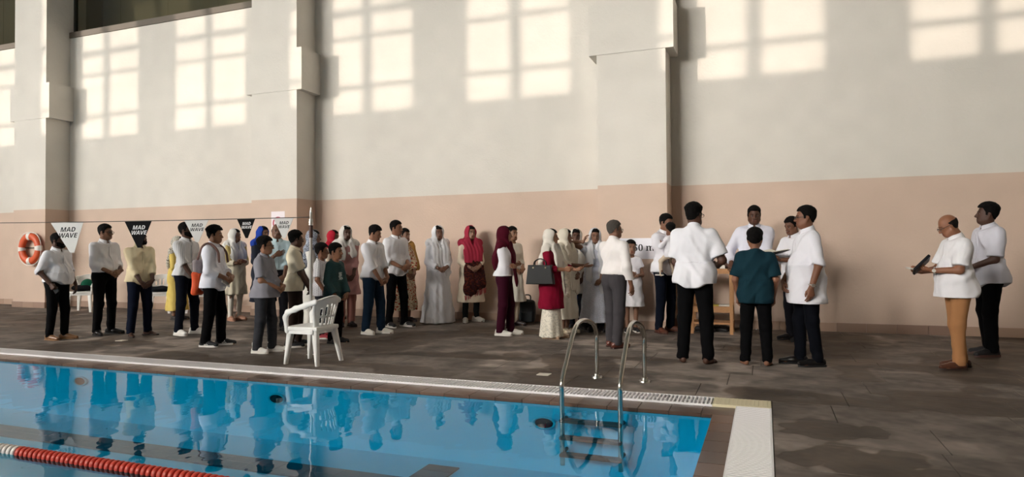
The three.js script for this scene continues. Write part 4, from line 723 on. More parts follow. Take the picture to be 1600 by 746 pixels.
P.creamDrape = person({ kind: 'woman', label: 'woman in a cream scarf and dress stretching out her arm, beside the crimson tunic', px: [884, 521, 357], rel: 66, look: 78, skin: MID, armL: 'clasp', armR: [[0.1, 1.13, 0.38], [-0.1, 0.0, 1], [-0.5, 0.8, 0], 'open'], top: { name: 'dress', color: '#d6cfbf', sleeve: 1.2, hem: 0.25, skirt: [1.08, 0.25, 9], closed: true }, scarf: { color: '#d5cdbd', panels: [[0.09, 1.42, 0.1, 0.75, 0.1, 0.18], [-0.08, 1.42, -0.06, 0.8, 0.09, 0.18]] }, shoe: { kind: 'dress', color: '#c8b8a0' } });
P.whiteDrape = person({ kind: 'woman', label: 'dark haired woman in a white scarf and dark trousers facing the hall', px: [901, 514, 357], rel: 8, look: 6, skin: '#5a3a2b', armL: 'low', armR: 'low', top: { name: 'tunic', color: '#d8d6d2', sleeve: 1.4, hem: 0.62, skirt: [1.06, 0.23, 8], closed: true }, bottom: { color: '#1a1b22' }, scarf: { color: '#d8d3ca', panels: [[0.09, 1.42, 0.11, 0.95, 0.08], [-0.09, 1.42, -0.1, 0.85, 0.08]], back: 0.02 }, shoe: { kind: 'dress', color: '#1a1718' } });
P.raised = person({ kind: 'woman', label: 'woman in a pale blue-white embroidered dress raising a hand to her head scarf', px: [931, 518, 357], h: 1.62, rel: 2, look: 8, skin: '#85604c', armR: 'raise', armL: 'low', top: { name: 'dress', color: '#d6dae8', pattern: 'chikan', sleeve: 1.3, hem: 0.16, skirt: [1.1, 0.27, 8], closed: true }, scarf: { color: '#dcdde2', panels: [[0.09, 1.42, 0.12, 0.7, 0.06, 0.17], [-0.09, 1.42, -0.1, 0.9, 0.06, 0.17]], back: 0.015 }, bottom: { color: '#22252e' }, shoe: { kind: 'dress', color: '#1a1718' } });
P.greyTrousers = person({ label: 'grey-haired man with glasses in tucked white shirt and grey trousers, his back turned', px: [961, 543, 343], rel: 138, look: 112, skin: '#7c543f', hair: 'short', hairColor: '#4b4641', glasses: true, armR: 'down', armL: 'low', top: shirt('#e9e4e2', 1.95, 1.0, { tuck: true, ease: 0.018 }), bottom: { color: '#413e41', waist: 1.045, belt: '#2a1d18', wide: 1.12 }, shoe: { kind: 'dress', color: '#5a2f25', sole: '#3a201a' }, stance: [0.04, -0.06] });
P.girl = person({ kind: 'child', label: 'girl in a white sleeveless dress with arms folded beside the 50 m sheet', px: [987, 519, 374], rel: 4, look: 14, skin: '#85604c', hair: 'long', headSize: 1.18, shoulder: 0.14, armL: 'high', armR: 'highOver', top: { name: 'dress', color: '#e3e1e6', sleeve: 0.5, flare: 0.02, hem: 0.5, skirt: [1.1, 0.26, 7], round: true }, shoe: { kind: 'sneaker', color: '#1c1a1d', sole: '#d8d4cc' }, spread: 0.08 });
P.father = person({ label: 'man with glasses in white shirt and navy trousers carrying a small child', px: [1040, 520, 332], rel: 50, look: 54, nod: 10, skin: '#7c543f', glasses: true, hairLift: 0.02, armR: 'embrace', armL: 'under', poleR: [-0.12, -0.7, -0.5], top: shirt('#e2e1e8', 1.35, 0.84, { ease: 0.02, flare: 0.01, curve: true }), bottom: { color: '#0f1420' }, shoe: { kind: 'dress', color: '#5a3326', sole: '#3a201a' }, spread: 0.13, toe: 18 });
P.backMan = person({ label: 'tall man seen from behind in a short-sleeved white shirt and black trousers, barefoot', px: [1087, 568, 314], rel: 168, look: 146, skin: '#4f3123', hair: 'thick', hairLift: 0.022, glasses: true, girth: 1.12, armR: [[0.2, 1.05, 0.22], [-0.5, 0.1, 0.8], [-0.6, 0, -0.6], 'relaxed'], armL: 'clasp', top: shirt('#e8e8ee', 0.82, 0.82, { ease: 0.022, flare: 0.022, curve: true }), bottom: { color: '#070709', wide: 1.08 }, shoe: { kind: 'bare' }, spread: 0.135, toe: 16 });
P.preacher = person({ label: 'man in a white long-sleeved shirt facing the hall, one hand on the wooden lectern', at: V(-0.14, 0, -10.5), px: [1180, 0, 0], h: 1.93, rel: 2, look: 4, nod: 8, skin: '#563626', hairLift: 0.018, girth: 1.1, armR: 'rest', armL: 'low', top: shirt('#dfdfec', 1.93, 0.86, { ease: 0.022 }), bottom: { color: '#17171c' }, shoe: { kind: 'dress', color: '#141214' } });
P.teal = person({ kind: 'child', label: 'barefoot boy seen from behind in a teal t-shirt and black trousers', head: 'child', px: [1182, 571, 354], rel: 180, skin: '#8d6048', hair: 'thick', hairLift: 0.02, headSize: 1.1, shoulder: 0.178, girth: 1.06, armL: 'downFront', armR: 'downFront', top: { name: 't_shirt', color: '#17323c', sleeve: 0.85, hem: 0.8, ease: 0.022, flare: 0.018, round: true, closed: true }, bottom: { color: '#070709', wide: 1.1 }, shoe: { kind: 'bare' }, spread: 0.135, toe: 14 });
P.reader = person({ label: 'man in white shirt reading an open black book', px: [1243, 532, 328], h: 1.74, rel: -48, look: -44, nod: 16, skin: '#6a4633', beard: 'tache', hairLift: 0.02, armR: [[0.1, 1.14, 0.34], [-0.1, 0.15, 0.95], [-0.3, 0.9, 0], 'grip'], armL: [[0.1, 1.14, 0.34], [-0.1, 0.15, 0.95], [-0.3, 0.9, 0], 'grip'], top: shirt('#dedde4', 1.2, 0.85, { ease: 0.018, flare: 0.01 }), bottom: { color: '#15151a' }, shoe: { kind: 'dress', color: '#111012' }, toe: 10 });
P.kurta = person({ label: 'man with glasses in a long white tunic, a watch on his wrist', px: [1264, 571, 319], rel: -72, look: -84, skin: '#7a4f39', glasses: true, girth: 1.08, belly: 0.3, hairLift: 0.016, armL: 'down', armR: 'low', watch: { side: 1, color: '#b9b4ac' }, top: { name: 'tunic', color: '#e6e5ec', sleeve: 1.05, flare: 0.012, hem: 0.68, collar: true, skirt: [1.1, 0.225, 5, 0.04] }, bottom: { color: '#090b12' }, shoe: { kind: 'dress', color: '#0f0e10' }, spread: 0.09, stance: [-0.05, 0.08], toe: 8 });
P.tan = person({ label: 'balding man with glasses in an untucked white shirt and tan trousers, looking at a phone', px: [1499, 576, 333], rel: -66, look: -74, nod: 26, lean: 0.04, skin: '#8f5f45', hair: 'fringe', hairColor: '#1b1715', hairLift: 0, glasses: true, girth: 1.08, belly: 0.25, armR: [[0.1, 1.08, 0.29], [-0.2, 0.05, 0.95], [-0.2, 0.95, 0], 'grip'], armL: [[0.1, 1.1, 0.26], [-0.3, 0.05, 0.9], [-0.4, 0.9, 0], 'grip'], watch: { side: 1, color: '#b9b4ac' }, top: shirt('#ebeaee', 0.85, 0.8, { ease: 0.022, flare: 0.018 }), bottom: { color: '#a3744c', wide: 1.05, fold: 0.006 }, shoe: { kind: 'dress', color: '#4f3024', sole: '#2a1a14' }, spread: 0.1, stance: [0.06, -0.06], toe: 10 });
P.last = person({ label: 'man in pale shirt and black trousers behind the man looking at his phone', px: [1547, 556, 314], rel: -62, look: -82, nod: -6, skin: '#4c3024', hair: 'thick', hairLift: 0.02, beard: 'tache', girth: 1.06, armL: 'claspOver', armR: 'clasp', top: shirt('#d3d3de', 0.9, 0.78, { ease: 0.022, flare: 0.018, curve: true }), bottom: { color: '#070709', wide: 1.06 }, shoe: { kind: 'sneaker', color: '#17161a', sole: '#4a2f28' }, spread: 0.11, stance: [0.05, -0.04] });
// the small child on the man's arm
{
  const p = P.father, at = p.toWorld([-0.13, 1.02, 0.22]);
  P.baby = person({ kind: 'child', label: 'small child in white with black hair carried on the man\'s arm', at: V(at.x, 0.74, at.z), px: [1052, 0, 0], h: 0.94, rel: 225, look: 215, headSize: 1.5, skin: '#7c543f', hair: 'thick', shoulder: 0.15, armL: [[0.14, 1.3, 0.25], [-0.3, 0.3, 0.9], [0, 0, -1], 'relaxed'], armR: [[0.14, 1.3, 0.25], [-0.3, 0.3, 0.9], [0, 0, -1], 'relaxed'], kneeL: [0.2, 0.72, 0.22], kneeR: [-0.2, 0.72, 0.22], ankleL: [0.26, 0.38, 0.14], ankleR: [-0.26, 0.38, 0.14], top: { name: 'shirt', color: '#e3e2e9', sleeve: 1.2, hem: 0.84, ease: 0.03, closed: true }, bottom: { name: 'shorts', color: '#cdbba6', wide: 0.9 }, shoe: { kind: 'sneaker', color: '#3a3a3c', sole: '#e6e2da' } });
}

// ------------------------------------------------------------------ things on the deck and wall
const PIER_FRONT = ZB + PIER_P;
{ // lifebuoy on its bracket
  const c = onZ(47, 389, PIER_FRONT + 0.1), o = thing('lifebuoy', 'orange and white lifebuoy hung on the wall', 'lifebuoy', [c.x, c.y, PIER_FRONT + 0.1]);
  const R = 0.29, r = 0.085, orange = mat('#d8572a', 0.5), white = mat('#e8e2dc', 0.55);
  const ring = new THREE.TorusGeometry(R, r, 14, 56); ring.scale(1, 1, 0.75); mesh('ring', ring, orange, o);
  for (let k = 0; k < 4; k++) { const b = new THREE.TorusGeometry(R, r + 0.006, 14, 10, 0.34); b.rotateZ(Math.PI / 4 + 0.65 + k * Math.PI / 2); b.scale(1, 1, 0.77); mesh('band', b, white, o); }
  const pts = []; for (let k = 0; k < 32; k++) { const a = k / 32 * Math.PI * 2, q = R + r + 0.012 + 0.022 * Math.abs(Math.sin(a * 2)); pts.push([Math.cos(a) * q, Math.sin(a) * q, 0.01]); }
  mesh('grab_rope', tube(pts, 0.009, 96, 6, true), white, o);
  const b = thing('lifebuoy_bracket', 'dark metal bracket inside the lifebuoy', 'bracket', [c.x, c.y, PIER_FRONT]);
  mesh('arm', merge(rod([-0.2, 0.02, 0.012], [0.22, 0.02, 0.012], 0.012), rod([0.06, 0.02, 0.012], [0.06, -0.2, 0.012], 0.012)), mat('#3b3733', 0.5, { metalness: 0.7 }), b);
  mesh('hook', merge(rod([-0.18, 0.02, 0.01], [-0.18, 0.02, 0.1], 0.01), rod([0.2, 0.02, 0.01], [0.2, 0.02, 0.1], 0.01)), mat('#3b3733', 0.5, { metalness: 0.7 }), b);
}
const canvasTex = (w, h, draw) => { const c = document.createElement('canvas'); c.width = w; c.height = h; draw(c.getContext('2d'), w, h); const t = new THREE.CanvasTexture(c); t.colorSpace = THREE.SRGBColorSpace; return t; };
const sheetGeo = (w, h, t = 0.004) => new THREE.BoxGeometry(w, h, t);
{ // no-diving notice and the 50 m sheet
  const a = onZ(424, 331, PIER_FRONT), b = onZ(445, 364, PIER_FRONT), w = b.x - a.x, h = a.y - b.y;
  const t = canvasTex(256, Math.round(256 * h / w), (x, W, H) => {
    x.fillStyle = '#efe6ea'; x.fillRect(0, 0, W, H); x.lineWidth = 22; x.strokeStyle = '#2d2a30'; x.lineCap = 'round';
    x.beginPath(); x.moveTo(95, 150); x.lineTo(150, 190); x.lineTo(180, 240); x.stroke(); x.beginPath(); x.arc(88, 128, 17, 0, 7); x.fillStyle = '#2d2a30'; x.fill();
    x.strokeStyle = '#b8485c'; x.lineWidth = 24; x.beginPath(); x.arc(128, 180, 86, 0, 7); x.stroke(); x.beginPath(); x.moveTo(68, 120); x.lineTo(188, 240); x.stroke();
    x.fillStyle = '#b8485c'; x.fillRect(40, H - 62, W - 80, 26);
  });
  const o = mesh('notice', sheetGeo(w, h), [mat('#e8e0e2', 0.7), mat('#e8e0e2', 0.7), mat('#e8e0e2', 0.7), mat('#e8e0e2', 0.7), mat('#ffffff', 0.6, { map: t }), mat('#e8e0e2', 0.7)]);
  o.position.set((a.x + b.x) / 2, (a.y + b.y) / 2, PIER_FRONT + 0.003); tag(o, 'white notice with a red prohibition circle on the pillar', 'notice');
  const c = onZ(955, 373, PIER_FRONT), d = onZ(1031, 405, PIER_FRONT), W2 = d.x - c.x, H2 = c.y - d.y;
  const t2 = canvasTex(512, Math.round(512 * H2 / W2), (x, W, H) => { x.fillStyle = '#ecebf2'; x.fillRect(0, 0, W, H); x.fillStyle = '#17161c'; x.font = 'bold ' + Math.round(H * 0.44) + 'px serif'; x.textBaseline = 'middle'; x.fillText('50 m', 232, H * 0.46); });
  const e = mat('#e6e4ea', 0.7), o2 = mesh('distance_sheet', sheetGeo(W2, H2), [e, e, e, e, mat('#ffffff', 0.65, { map: t2 }), e]);
  o2.position.set((c.x + d.x) / 2, (c.y + d.y) / 2, PIER_FRONT + 0.003); tag(o2, 'white sheet reading 50 m on the pillar', 'sign');
}
{ // flag pole, line and pennants
  const base = onY(486, 556), hAt = (py) => onZ(480, py, base.z).y, top = hAt(324), c0 = hAt(352), c1 = hAt(372), c2 = hAt(343);
  const o = thing('flag_pole', 'slim steel pole carrying the pennant line beside the plastic chair', 'pole', [base.x, 0, base.z]);
  mesh('socket', new THREE.CylinderGeometry(0.06, 0.06, 0.012, 24).translate(0, 0.006, 0), steel, o);
  mesh('shaft', merge(rod([0, 0.01, 0], [0, c1, 0], 0.02), rod([0, c2, 0], [0, top - 0.07, 0], 0.016)), mat('#c9c5c0', 0.3, { metalness: 0.8 }), o);
  mesh('grip', rod([0, c1, 0], [0, c0, 0], 0.024), mat('#4a3029', 0.6), o);
  const cl = [0.1, 0.5, 0.9].map((q, i) => new THREE.CylinderGeometry(0.03 - i * 0.003, 0.03, 0.022, 16).translate(0, lerp(c0, c2, q), 0)).concat([new THREE.CylinderGeometry(0.014, 0.014, c2 - c0 + 0.02, 10).translate(0, (c0 + c2) / 2, 0)]); mesh('clamp', merge(cl), mat('#d6d2cc', 0.3, { metalness: 0.8 }), o);
  mesh('tip', rod([0, top - 0.075, 0], [0, top, 0], 0.016, 0.004), mat('#e0dcd6', 0.3, { metalness: 0.8 }), o);
  // the line runs parallel to the pool, sagging a little
  const lineY = onZ(476, 340, base.z).y, end = onZ(0, 347, base.z), y1 = end.y, far = base.x - 14, L = (x) => lerp(lineY, y1, clamp((base.x - x) / (base.x - end.x), 0, 3)) - 0.02 * Math.sin(clamp((base.x - x) / 8) * 3);
  const pts = []; for (let k = 0; k <= 24; k++) { const x = lerp(base.x - 0.02, far, k / 24); pts.push([x, L(x), base.z]); }
  tag(mesh('pennant_line', tube(pts, 0.006, 60, 6), mat('#4a453f', 0.7)), 'thin cord with pennants stretched from the flag pole', 'cord');
  const tex = (fg, bg) => canvasTex(256, 256, (x, W, H) => { x.fillStyle = bg; x.fillRect(0, 0, W, H); x.fillStyle = fg; x.font = 'bold italic 54px sans-serif'; x.textAlign = 'center'; x.fillText('MAD', 130, 78); x.fillText('WAVE', 128, 128); });
  const bg = { white: '#c9c8c6', black: '#0c0b0d' }, tx = { white: tex('#1b1a1c', bg.white), black: tex('#d8d8d8', bg.black) };
  const uv01 = (g, w, h) => { const p = g.attributes.position, u = g.attributes.uv; for (let i = 0; i < p.count; i++) u.setXY(i, p.getX(i) / w + 0.5, 1 + p.getY(i) / h); return g; };
  [[81, 129, 395, 'white', 'white pennant beside the stout bearded man', 0.12], [196, 236, 387, 'black', 'black pennant before the face of the man in cream'], [289, 325, 378, 'white', 'white pennant above the curly haired young man'], [371, 398, 372, 'black', 'black pennant above the boy in grey'], [428, 458, 372, 'white', 'white pennant against the prohibition notice']].forEach(([x0, x1, yb, c, label, skew = 0]) => {
    const a = onZ(x0, 346, base.z), b = onZ(x1, 346, base.z), w = b.x - a.x, cx = (a.x + b.x) / 2, h = L(cx) - onZ((x0 + x1) / 2, yb, base.z).y;
    const s = new THREE.Shape(); s.moveTo(-w / 2, 0); s.lineTo(w / 2, 0); s.lineTo(w * (skew + 0.06), -h); s.lineTo(w * (skew - 0.06), -h); s.closePath();
    const g = new THREE.ExtrudeGeometry(s, { depth: 0.004, bevelEnabled: false });
    const o = mesh('pennant', uv01(g, w, h), mat('#ffffff', 0.9, { map: tx[c], specularIntensity: 0.3 }));
    o.position.set(cx, L(cx) - 0.004, base.z - 0.002); o.rotation.set(0.05, 0.04, 0);
    tag(o, label, 'pennant', 'pennants on the line');
  });
}
// moulded plastic armchair, facing +z
const chairGeo = {};
function chairBack() {                                            // curved panel with a rolled rim and two rows of slots
  const half = (y) => 0.2 + 0.055 * sstep(0, 0.3, y), top = (x) => 0.4 - 0.9 * x * x;
  return chairGeo.back ??= nets((x, Y, Z) => {
    const y = Y - 0.42, z = Z + 0.215 + y * 0.3 - x * x * 1.5, e = Math.max(Math.abs(x) - half(y), y - top(x), -y), rim = Math.max(0, 1 - Math.abs(e + 0.014) / 0.016);
    let d = Math.max(Math.abs(z) - 0.008 - 0.008 * rim, e);
    for (let k = -2; k <= 2; k++) { const c = k * (0.058 + 0.06 * y), w = Math.abs(x - c) - 0.013; d = Math.max(d, -Math.max(w, Math.min(Math.max(y - 0.3 + 0.012 * k * k, 0.165 - y), Math.max(y - 0.135, 0.05 - y)))); }
    return d * 0.9;
  }, [-0.3, 0.4, -0.42], [0.3, 0.86, -0.02], 0.0085);
}
function chairArm(s) {                                            // sweeps from the back down to the front leg
  const p = [[0.245, 0.75, -0.235], [0.272, 0.71, -0.1], [0.28, 0.665, 0.06], [0.276, 0.62, 0.19], [0.266, 0.56, 0.235], [0.25, 0.4, 0.225]], list = p.slice(1).map((b, i) => cap([s * p[i][0], p[i][1], p[i][2]], [s * b[0], b[1], b[2]], 0.034, 0.032, 1, 0.72)), f = blend(list, 0.03);
  return chairGeo['arm' + s] ??= nets(f, s > 0 ? [0.19, 0.34, -0.3] : [-0.34, 0.34, -0.3], s > 0 ? [0.34, 0.82, 0.3] : [-0.19, 0.82, 0.3], 0.0075);
}
function plasticChair(label, pos, turn, color, group, scale = 1) {
  const o = thing('plastic_chair', label, 'chair', pos, turn, group), m = mat(color, 0.4); o.scale.set(scale, scale > 0.95 ? scale : 0.95, scale);
  const legs = [[0.24, 0.25, 0.2, 0.2], [-0.24, 0.25, -0.2, 0.2], [0.25, -0.27, 0.19, -0.19], [-0.25, -0.27, -0.19, -0.19]];
  legs.forEach(([bx, bz, tx, tz]) => { const g = new THREE.CylinderGeometry(0.05, 0.03, 0.42, 4, 1); g.rotateY(Math.PI / 4); const p = g.attributes.position; for (let i = 0; i < p.count; i++) { const t = (p.getY(i) + 0.21) / 0.42; p.setXYZ(i, p.getX(i) + lerp(bx, tx, t), p.getY(i) + 0.21, p.getZ(i) + lerp(bz, tz, t)); } g.computeVertexNormals(); mesh('leg', g.toNonIndexed(), m, o); });
  const seat = new THREE.Shape(); seat.moveTo(-0.22, -0.23); seat.lineTo(0.22, -0.23); seat.quadraticCurveTo(0.26, 0.1, 0.25, 0.22); seat.quadraticCurveTo(0, 0.28, -0.25, 0.22); seat.quadraticCurveTo(-0.26, 0.1, -0.22, -0.23);
  const sg = new THREE.ExtrudeGeometry(seat, { depth: 0.025, bevelEnabled: true, bevelSize: 0.012, bevelThickness: 0.012, bevelSegments: 3, curveSegments: 10 }); sg.rotateX(Math.PI / 2); sg.translate(0, 0.44, 0); mesh('seat', sg, m, o);
  mesh('apron', merge(rbox(0.46, 0.06, 0.02, 0.008, 0, 0.395, 0.235), rbox(0.02, 0.06, 0.42, 0.008, 0.24, 0.395, 0.02), rbox(0.02, 0.06, 0.42, 0.008, -0.24, 0.395, 0.02), rbox(0.44, 0.06, 0.02, 0.008, 0, 0.395, -0.2)), m, o);
  mesh('backrest', chairBack(), m, o);
  for (const q of [-1, 1]) mesh('arm', chairArm(q), m, o);
  return o;
}
{
  const near = [[447, 570], [498, 575], [523, 563], [488, 559]].map(([x, y]) => onY(x, y)), c = near.reduce((a, p) => a.add(p.clone().multiplyScalar(0.25)), V(0, 0, 0));
  const dx = near[0].x + near[3].x - near[1].x - near[2].x, dz = near[0].z + near[3].z - near[1].z - near[2].z;
  plasticChair('white plastic garden chair standing alone at the pool edge', [c.x, 0, c.z], Math.atan2(dx, dz) + 0.12, '#ecebe8', 'plastic chairs', 0.86);
  const row = [[132, 487, 'white plastic chair holding green and black clothes'], [250, 489, 'white plastic chair with a dark jacket beside the man in cream'], [309, 491, 'white plastic chair behind the young man with the orange bag']];
  row.forEach(([x, y, label], i) => { const p = onY(x, y); plasticChair(label, [p.x, 0, Math.max(p.z, -10.95)], 0.5 + i * 0.1, '#e8e6e2', 'plastic chairs'); });
  plasticChair('blue plastic chair behind the women in white scarves', [-2.98, 0, -10.93], 0.1, '#2c4a86', 'plastic chairs', 0.9);
  // clothes left on the chairs
  const heap = (name, label, at, colors) => { const o = thing(name, label, 'clothes', at); colors.forEach(([c, x, y, z, rx, ry, rz]) => mesh('fold', nets((X, Y, Z) => ell([0, 0, 0], [rx, ry, rz])(X, Y, Z) + 0.012 * wob(X, Y, Z, 24, x * 9), [-0.3, -0.2, -0.3], [0.3, 0.2, 0.3], 0.016).translate(x, y, z), cloth(c), o)); return o; };
  const p0 = onY(132, 487), p1 = onY(250, 489);
  heap('clothes_heap', 'green and black clothes heaped on a chair', [p0.x, 0.5, Math.max(p0.z, -10.95)], [['#1c5a44', 0.05, 0.1, -0.02, 0.12, 0.12, 0.12], ['#17171b', 0, 0.02, 0.05, 0.22, 0.07, 0.2]]);
  heap('jacket', 'dark jacket lying on a white chair', [p1.x, 0.49, Math.max(p1.z, -10.95)], [['#14181d', 0.03, 0.02, 0.03, 0.24, 0.06, 0.22]]);
}
{ // wooden lectern table with shelves
  const o = thing('lectern_table', 'pale wooden shelf table used as lectern', 'table', [-0.76, 0, -10.62]), wood = mat('#c79566', 0.55, { map: dataTex(256, (u, v) => { const k = 0.9 + 0.1 * nS2(u, v) - 0.05 * n70(u, v); return [k, k * 0.985, k * 0.96]; }, { repeat: [1, 1] }) });
  const W = 0.62, D = 0.42;
  mesh('tabletop', rbox(W, 0.075, D, 0.005, 0, 0.945, 0), wood, o);
  for (const sx of [-1, 1]) for (const sz of [-1, 1]) mesh('leg', rbox(0.05, 0.91, 0.04, 0.004, sx * (W / 2 - 0.025), 0.455, sz * (D / 2 - 0.02)), wood, o);
  mesh('shelf', rbox(W - 0.02, 0.09, D - 0.02, 0.004, 0, 0.37, 0), wood, o);
  mesh('shelf', rbox(W - 0.02, 0.03, D - 0.02, 0.004, 0, 0.16, 0), wood, o);
  const bk = mesh('folder', rbox(0.34, 0.014, 0.25, 0.003), mat('#b5a53c', 0.6)); bk.position.set(-0.8, 0.4225, -10.6); tag(bk, 'yellow folder on the lower shelf of the lectern table', 'folder');
  const bk2 = mesh('paper_stack', rbox(0.2, 0.02, 0.21, 0.002), mat('#e2ddd4', 0.7)); bk2.position.set(-0.56, 0.4255, -10.58); tag(bk2, 'white papers beside the yellow folder', 'papers');
  const book = thing('open_book', 'thick white book lying on the lectern table', 'book', [-0.72, 0.9825, -10.56], 0.1);
  mesh('pages', rbox(0.3, 0.045, 0.22, 0.004, 0, 0.0265, 0), mat('#e6e2da', 0.7), book); mesh('cover', rbox(0.32, 0.004, 0.24, 0.001, 0, 0.002, 0, 1), mat('#b9b4ab', 0.6), book);
  const bx = thing('wooden_box', 'small dark brown box on the lectern table', 'box', [-0.58, 0.9825, -10.74]);
  mesh('base', rbox(0.15, 0.085, 0.1, 0.004, 0, 0.0425, 0), mat('#4a2e24', 0.5), bx); mesh('lid', rbox(0.156, 0.03, 0.106, 0.004, 0, 0.1, 0), mat('#432820', 0.5), bx);
  const bt = thing('ink_bottle', 'little dark bottle on the lectern table', 'bottle', [-0.86, 0.9825, -10.72]); mesh('glass_body', new THREE.LatheGeometry([[0, 0], [0.02, 0], [0.022, 0.01], [0.022, 0.04], [0.01, 0.05], [0.01, 0.06]].map(([x, y]) => new THREE.Vector2(x, y)), 16), mat('#201c1a', 0.3), bt); mesh('cap', new THREE.CylinderGeometry(0.012, 0.012, 0.016, 12).translate(0, 0.066, 0), mat('#5a4a36', 0.5), bt);
  // pairs of shoes left under the table
  [[1096, 519, 0.3], [1106, 517, 0.5], [1118, 518, -0.2], [1127, 515, 0.1]].forEach(([x, y, a], i) => { const p = onY(x, y), s = thing('shoe', 'dark shoe left on the deck under the lectern table', 'shoe', [p.x, 0, Math.max(p.z, -10.95)], a + 1.3, 'shoes under the table'); mesh('upper', shoeUpper('dress'), mat(['#1b1718', '#2a2020'][i & 1], 0.5), s); mesh('sole', shoeSole('dress'), mat('#15110f', 0.6), s); });
}
{ // pool ladder: two bent rails with flanges, treads under water
  const o = thing('pool_ladder', 'stainless steel pool ladder with two bent hand rails', 'ladder');
  const front = WZ + 0.13, xs = [];
  [[925, 590, [[887, 600], [893, 560], [900, 512], [908, 502], [919, 502], [926, 509], [928, 522]]], [1003, 597, [[974, 603], [980, 562], [987, 514], [993, 505], [999, 506], [1004, 513], [1005, 526]]]].forEach(([bx, by, path]) => {
    const back = onY(bx, by), low = onZ(path[0][0], path[0][1], front), x = (back.x + low.x) / 2, zb = back.z; xs.push(x);
    const depth = [0, 0.14, 0.36, 0.52, 0.74, 0.92, 1], c = [[x, -0.5, front], [x, -0.1, front], [x, low.y - 0.08, front]];
    path.forEach(([px, py], i) => { const z = lerp(front, zb, depth[i]); c.push([x, onZ(px, py, z).y, z]); });
    c.push([x, 0.25, zb], [x, 0.0, zb]);
    mesh('rail', tube(c, 0.021, 90, 12), steel, o);
    mesh('flange', merge(new THREE.CylinderGeometry(0.055, 0.06, 0.014, 28).translate(x, 0.007, zb), new THREE.CylinderGeometry(0.03, 0.036, 0.03, 20).translate(x, 0.025, zb)), steel, o);
  });
  for (const y of [-0.13, -0.27, -0.41]) mesh('tread', rbox(Math.abs(xs[1] - xs[0]) + 0.03, 0.028, 0.08, 0.008, (xs[0] + xs[1]) / 2, y, front + 0.01), mat('#3c3a37', 0.5), o);
  xs.forEach((x) => mesh('wall_stub', merge(rod([x, -0.14, front], [x, -0.14, WZ + 0.002], 0.016), rod([x, -0.4, front], [x, -0.4, WZ + 0.002], 0.016)), mat('#3c3a37', 0.5), o));
}
{ // lane rope of floats on a cable
  const z = -2.96, o = thing('lane_rope', 'red and white lane rope floating on the water', 'lane rope', [0, WATER, z]);
  const prof = [[0.012, -0.017], [0.035, -0.017], [0.041, -0.011], [0.043, 0], [0.041, 0.011], [0.035, 0.017], [0.026, 0.014], [0.012, 0.017]].map(([x, y]) => new THREE.Vector2(x, y)), g = new THREE.LatheGeometry(prof, 16); g.rotateZ(Math.PI / 2);
  const red = mat('#c5402f', 0.45), white = mat('#dcd5ce', 0.5), edge = onY(30, 708, WATER).x;
  mesh('cable', rod([-24, 0.004, 0], [WX - 0.01, 0.004, 0], 0.006), mat('#8a8a8a', 0.4), o);
  for (let x = -7; x < WX - 0.1; x += 0.043) mesh('float', g, x < edge ? white : red, o).position.set(x, 0.006, 0);
}
{ // bags by the wall
  const bag = (name, label, px, py, w, h, d, color, turn) => {
    const p = onY(px, py); p.z = Math.max(p.z, -10.98);
    const o = thing(name, label, 'bag', [p.x, 0, p.z], turn), m = mat(color, 0.75);
    mesh('main_compartment', nets((x, y, z) => { const q = [Math.abs(x) - w / 2 + 0.07, Math.abs(y - h / 2) - h / 2 + 0.08, Math.abs(z) - d / 2 + 0.06]; return Math.hypot(Math.max(q[0], 0), Math.max(q[1], 0), Math.max(q[2], 0)) + Math.min(Math.max(...q), 0) - 0.06 + 0.01 * wob(x, y, z, 18, w * 20); }, [-w, -0.03, -d], [w, h + 0.06, d], 0.015), m, o);
    mesh('front_pocket', rbox(w * 0.7, h * 0.4, 0.05, 0.02, 0, h * 0.28, d / 2), m, o);
    mesh('strap', tube([[-0.06, h - 0.03, 0], [-0.05, h + 0.05, 0], [0.05, h + 0.05, 0], [0.06, h - 0.03, 0]], 0.012, 16, 6), m, o);
  };
  bag('backpack', 'black backpack standing against the wall behind the crimson tunic', 833, 503, 0.3, 0.44, 0.2, '#1a1d20', 0.2);
  bag('tote_bag', 'dark green bag standing on the deck beside the backpack', 811, 504, 0.28, 0.32, 0.16, '#27302d', -0.1);
  bag('knapsack', 'black bag on the deck behind the raised hand', 918, 514, 0.26, 0.36, 0.2, '#141417', 0.1);
  const w = P.magenta, h = w.toWorld([-0.27, 1.03, -0.08]), o = thing('handbag', 'black leather handbag on the arm of the woman in crimson', 'handbag', [h.x, h.y - 0.13, h.z], w.yaw - Math.PI / 2 + 0.1), m = mat('#060607', 0.4);
  const s = new THREE.Shape(); s.moveTo(-0.19, 0); s.lineTo(0.19, 0); s.lineTo(0.16, 0.25); s.lineTo(-0.16, 0.25); s.closePath();
  mesh('body', new THREE.ExtrudeGeometry(s, { depth: 0.1, bevelEnabled: true, bevelSize: 0.012, bevelThickness: 0.012, bevelSegments: 2 }).translate(0, 0.0, -0.05), m, o);
  for (const z of [-0.04, 0.045]) mesh('handle', tube([[-0.09, 0.24, z], [-0.08, 0.31, z * 0.5], [0, 0.35, 0], [0.08, 0.31, z * 0.5], [0.09, 0.24, z]], 0.009, 24, 6), m, o);
  for (const x of [-0.09, 0.09]) mesh('buckle', rbox(0.02, 0.02, 0.01, 0.003, x, 0.225, 0.066), mat('#b9a98a', 0.3, { metalness: 0.9 }), o);
}
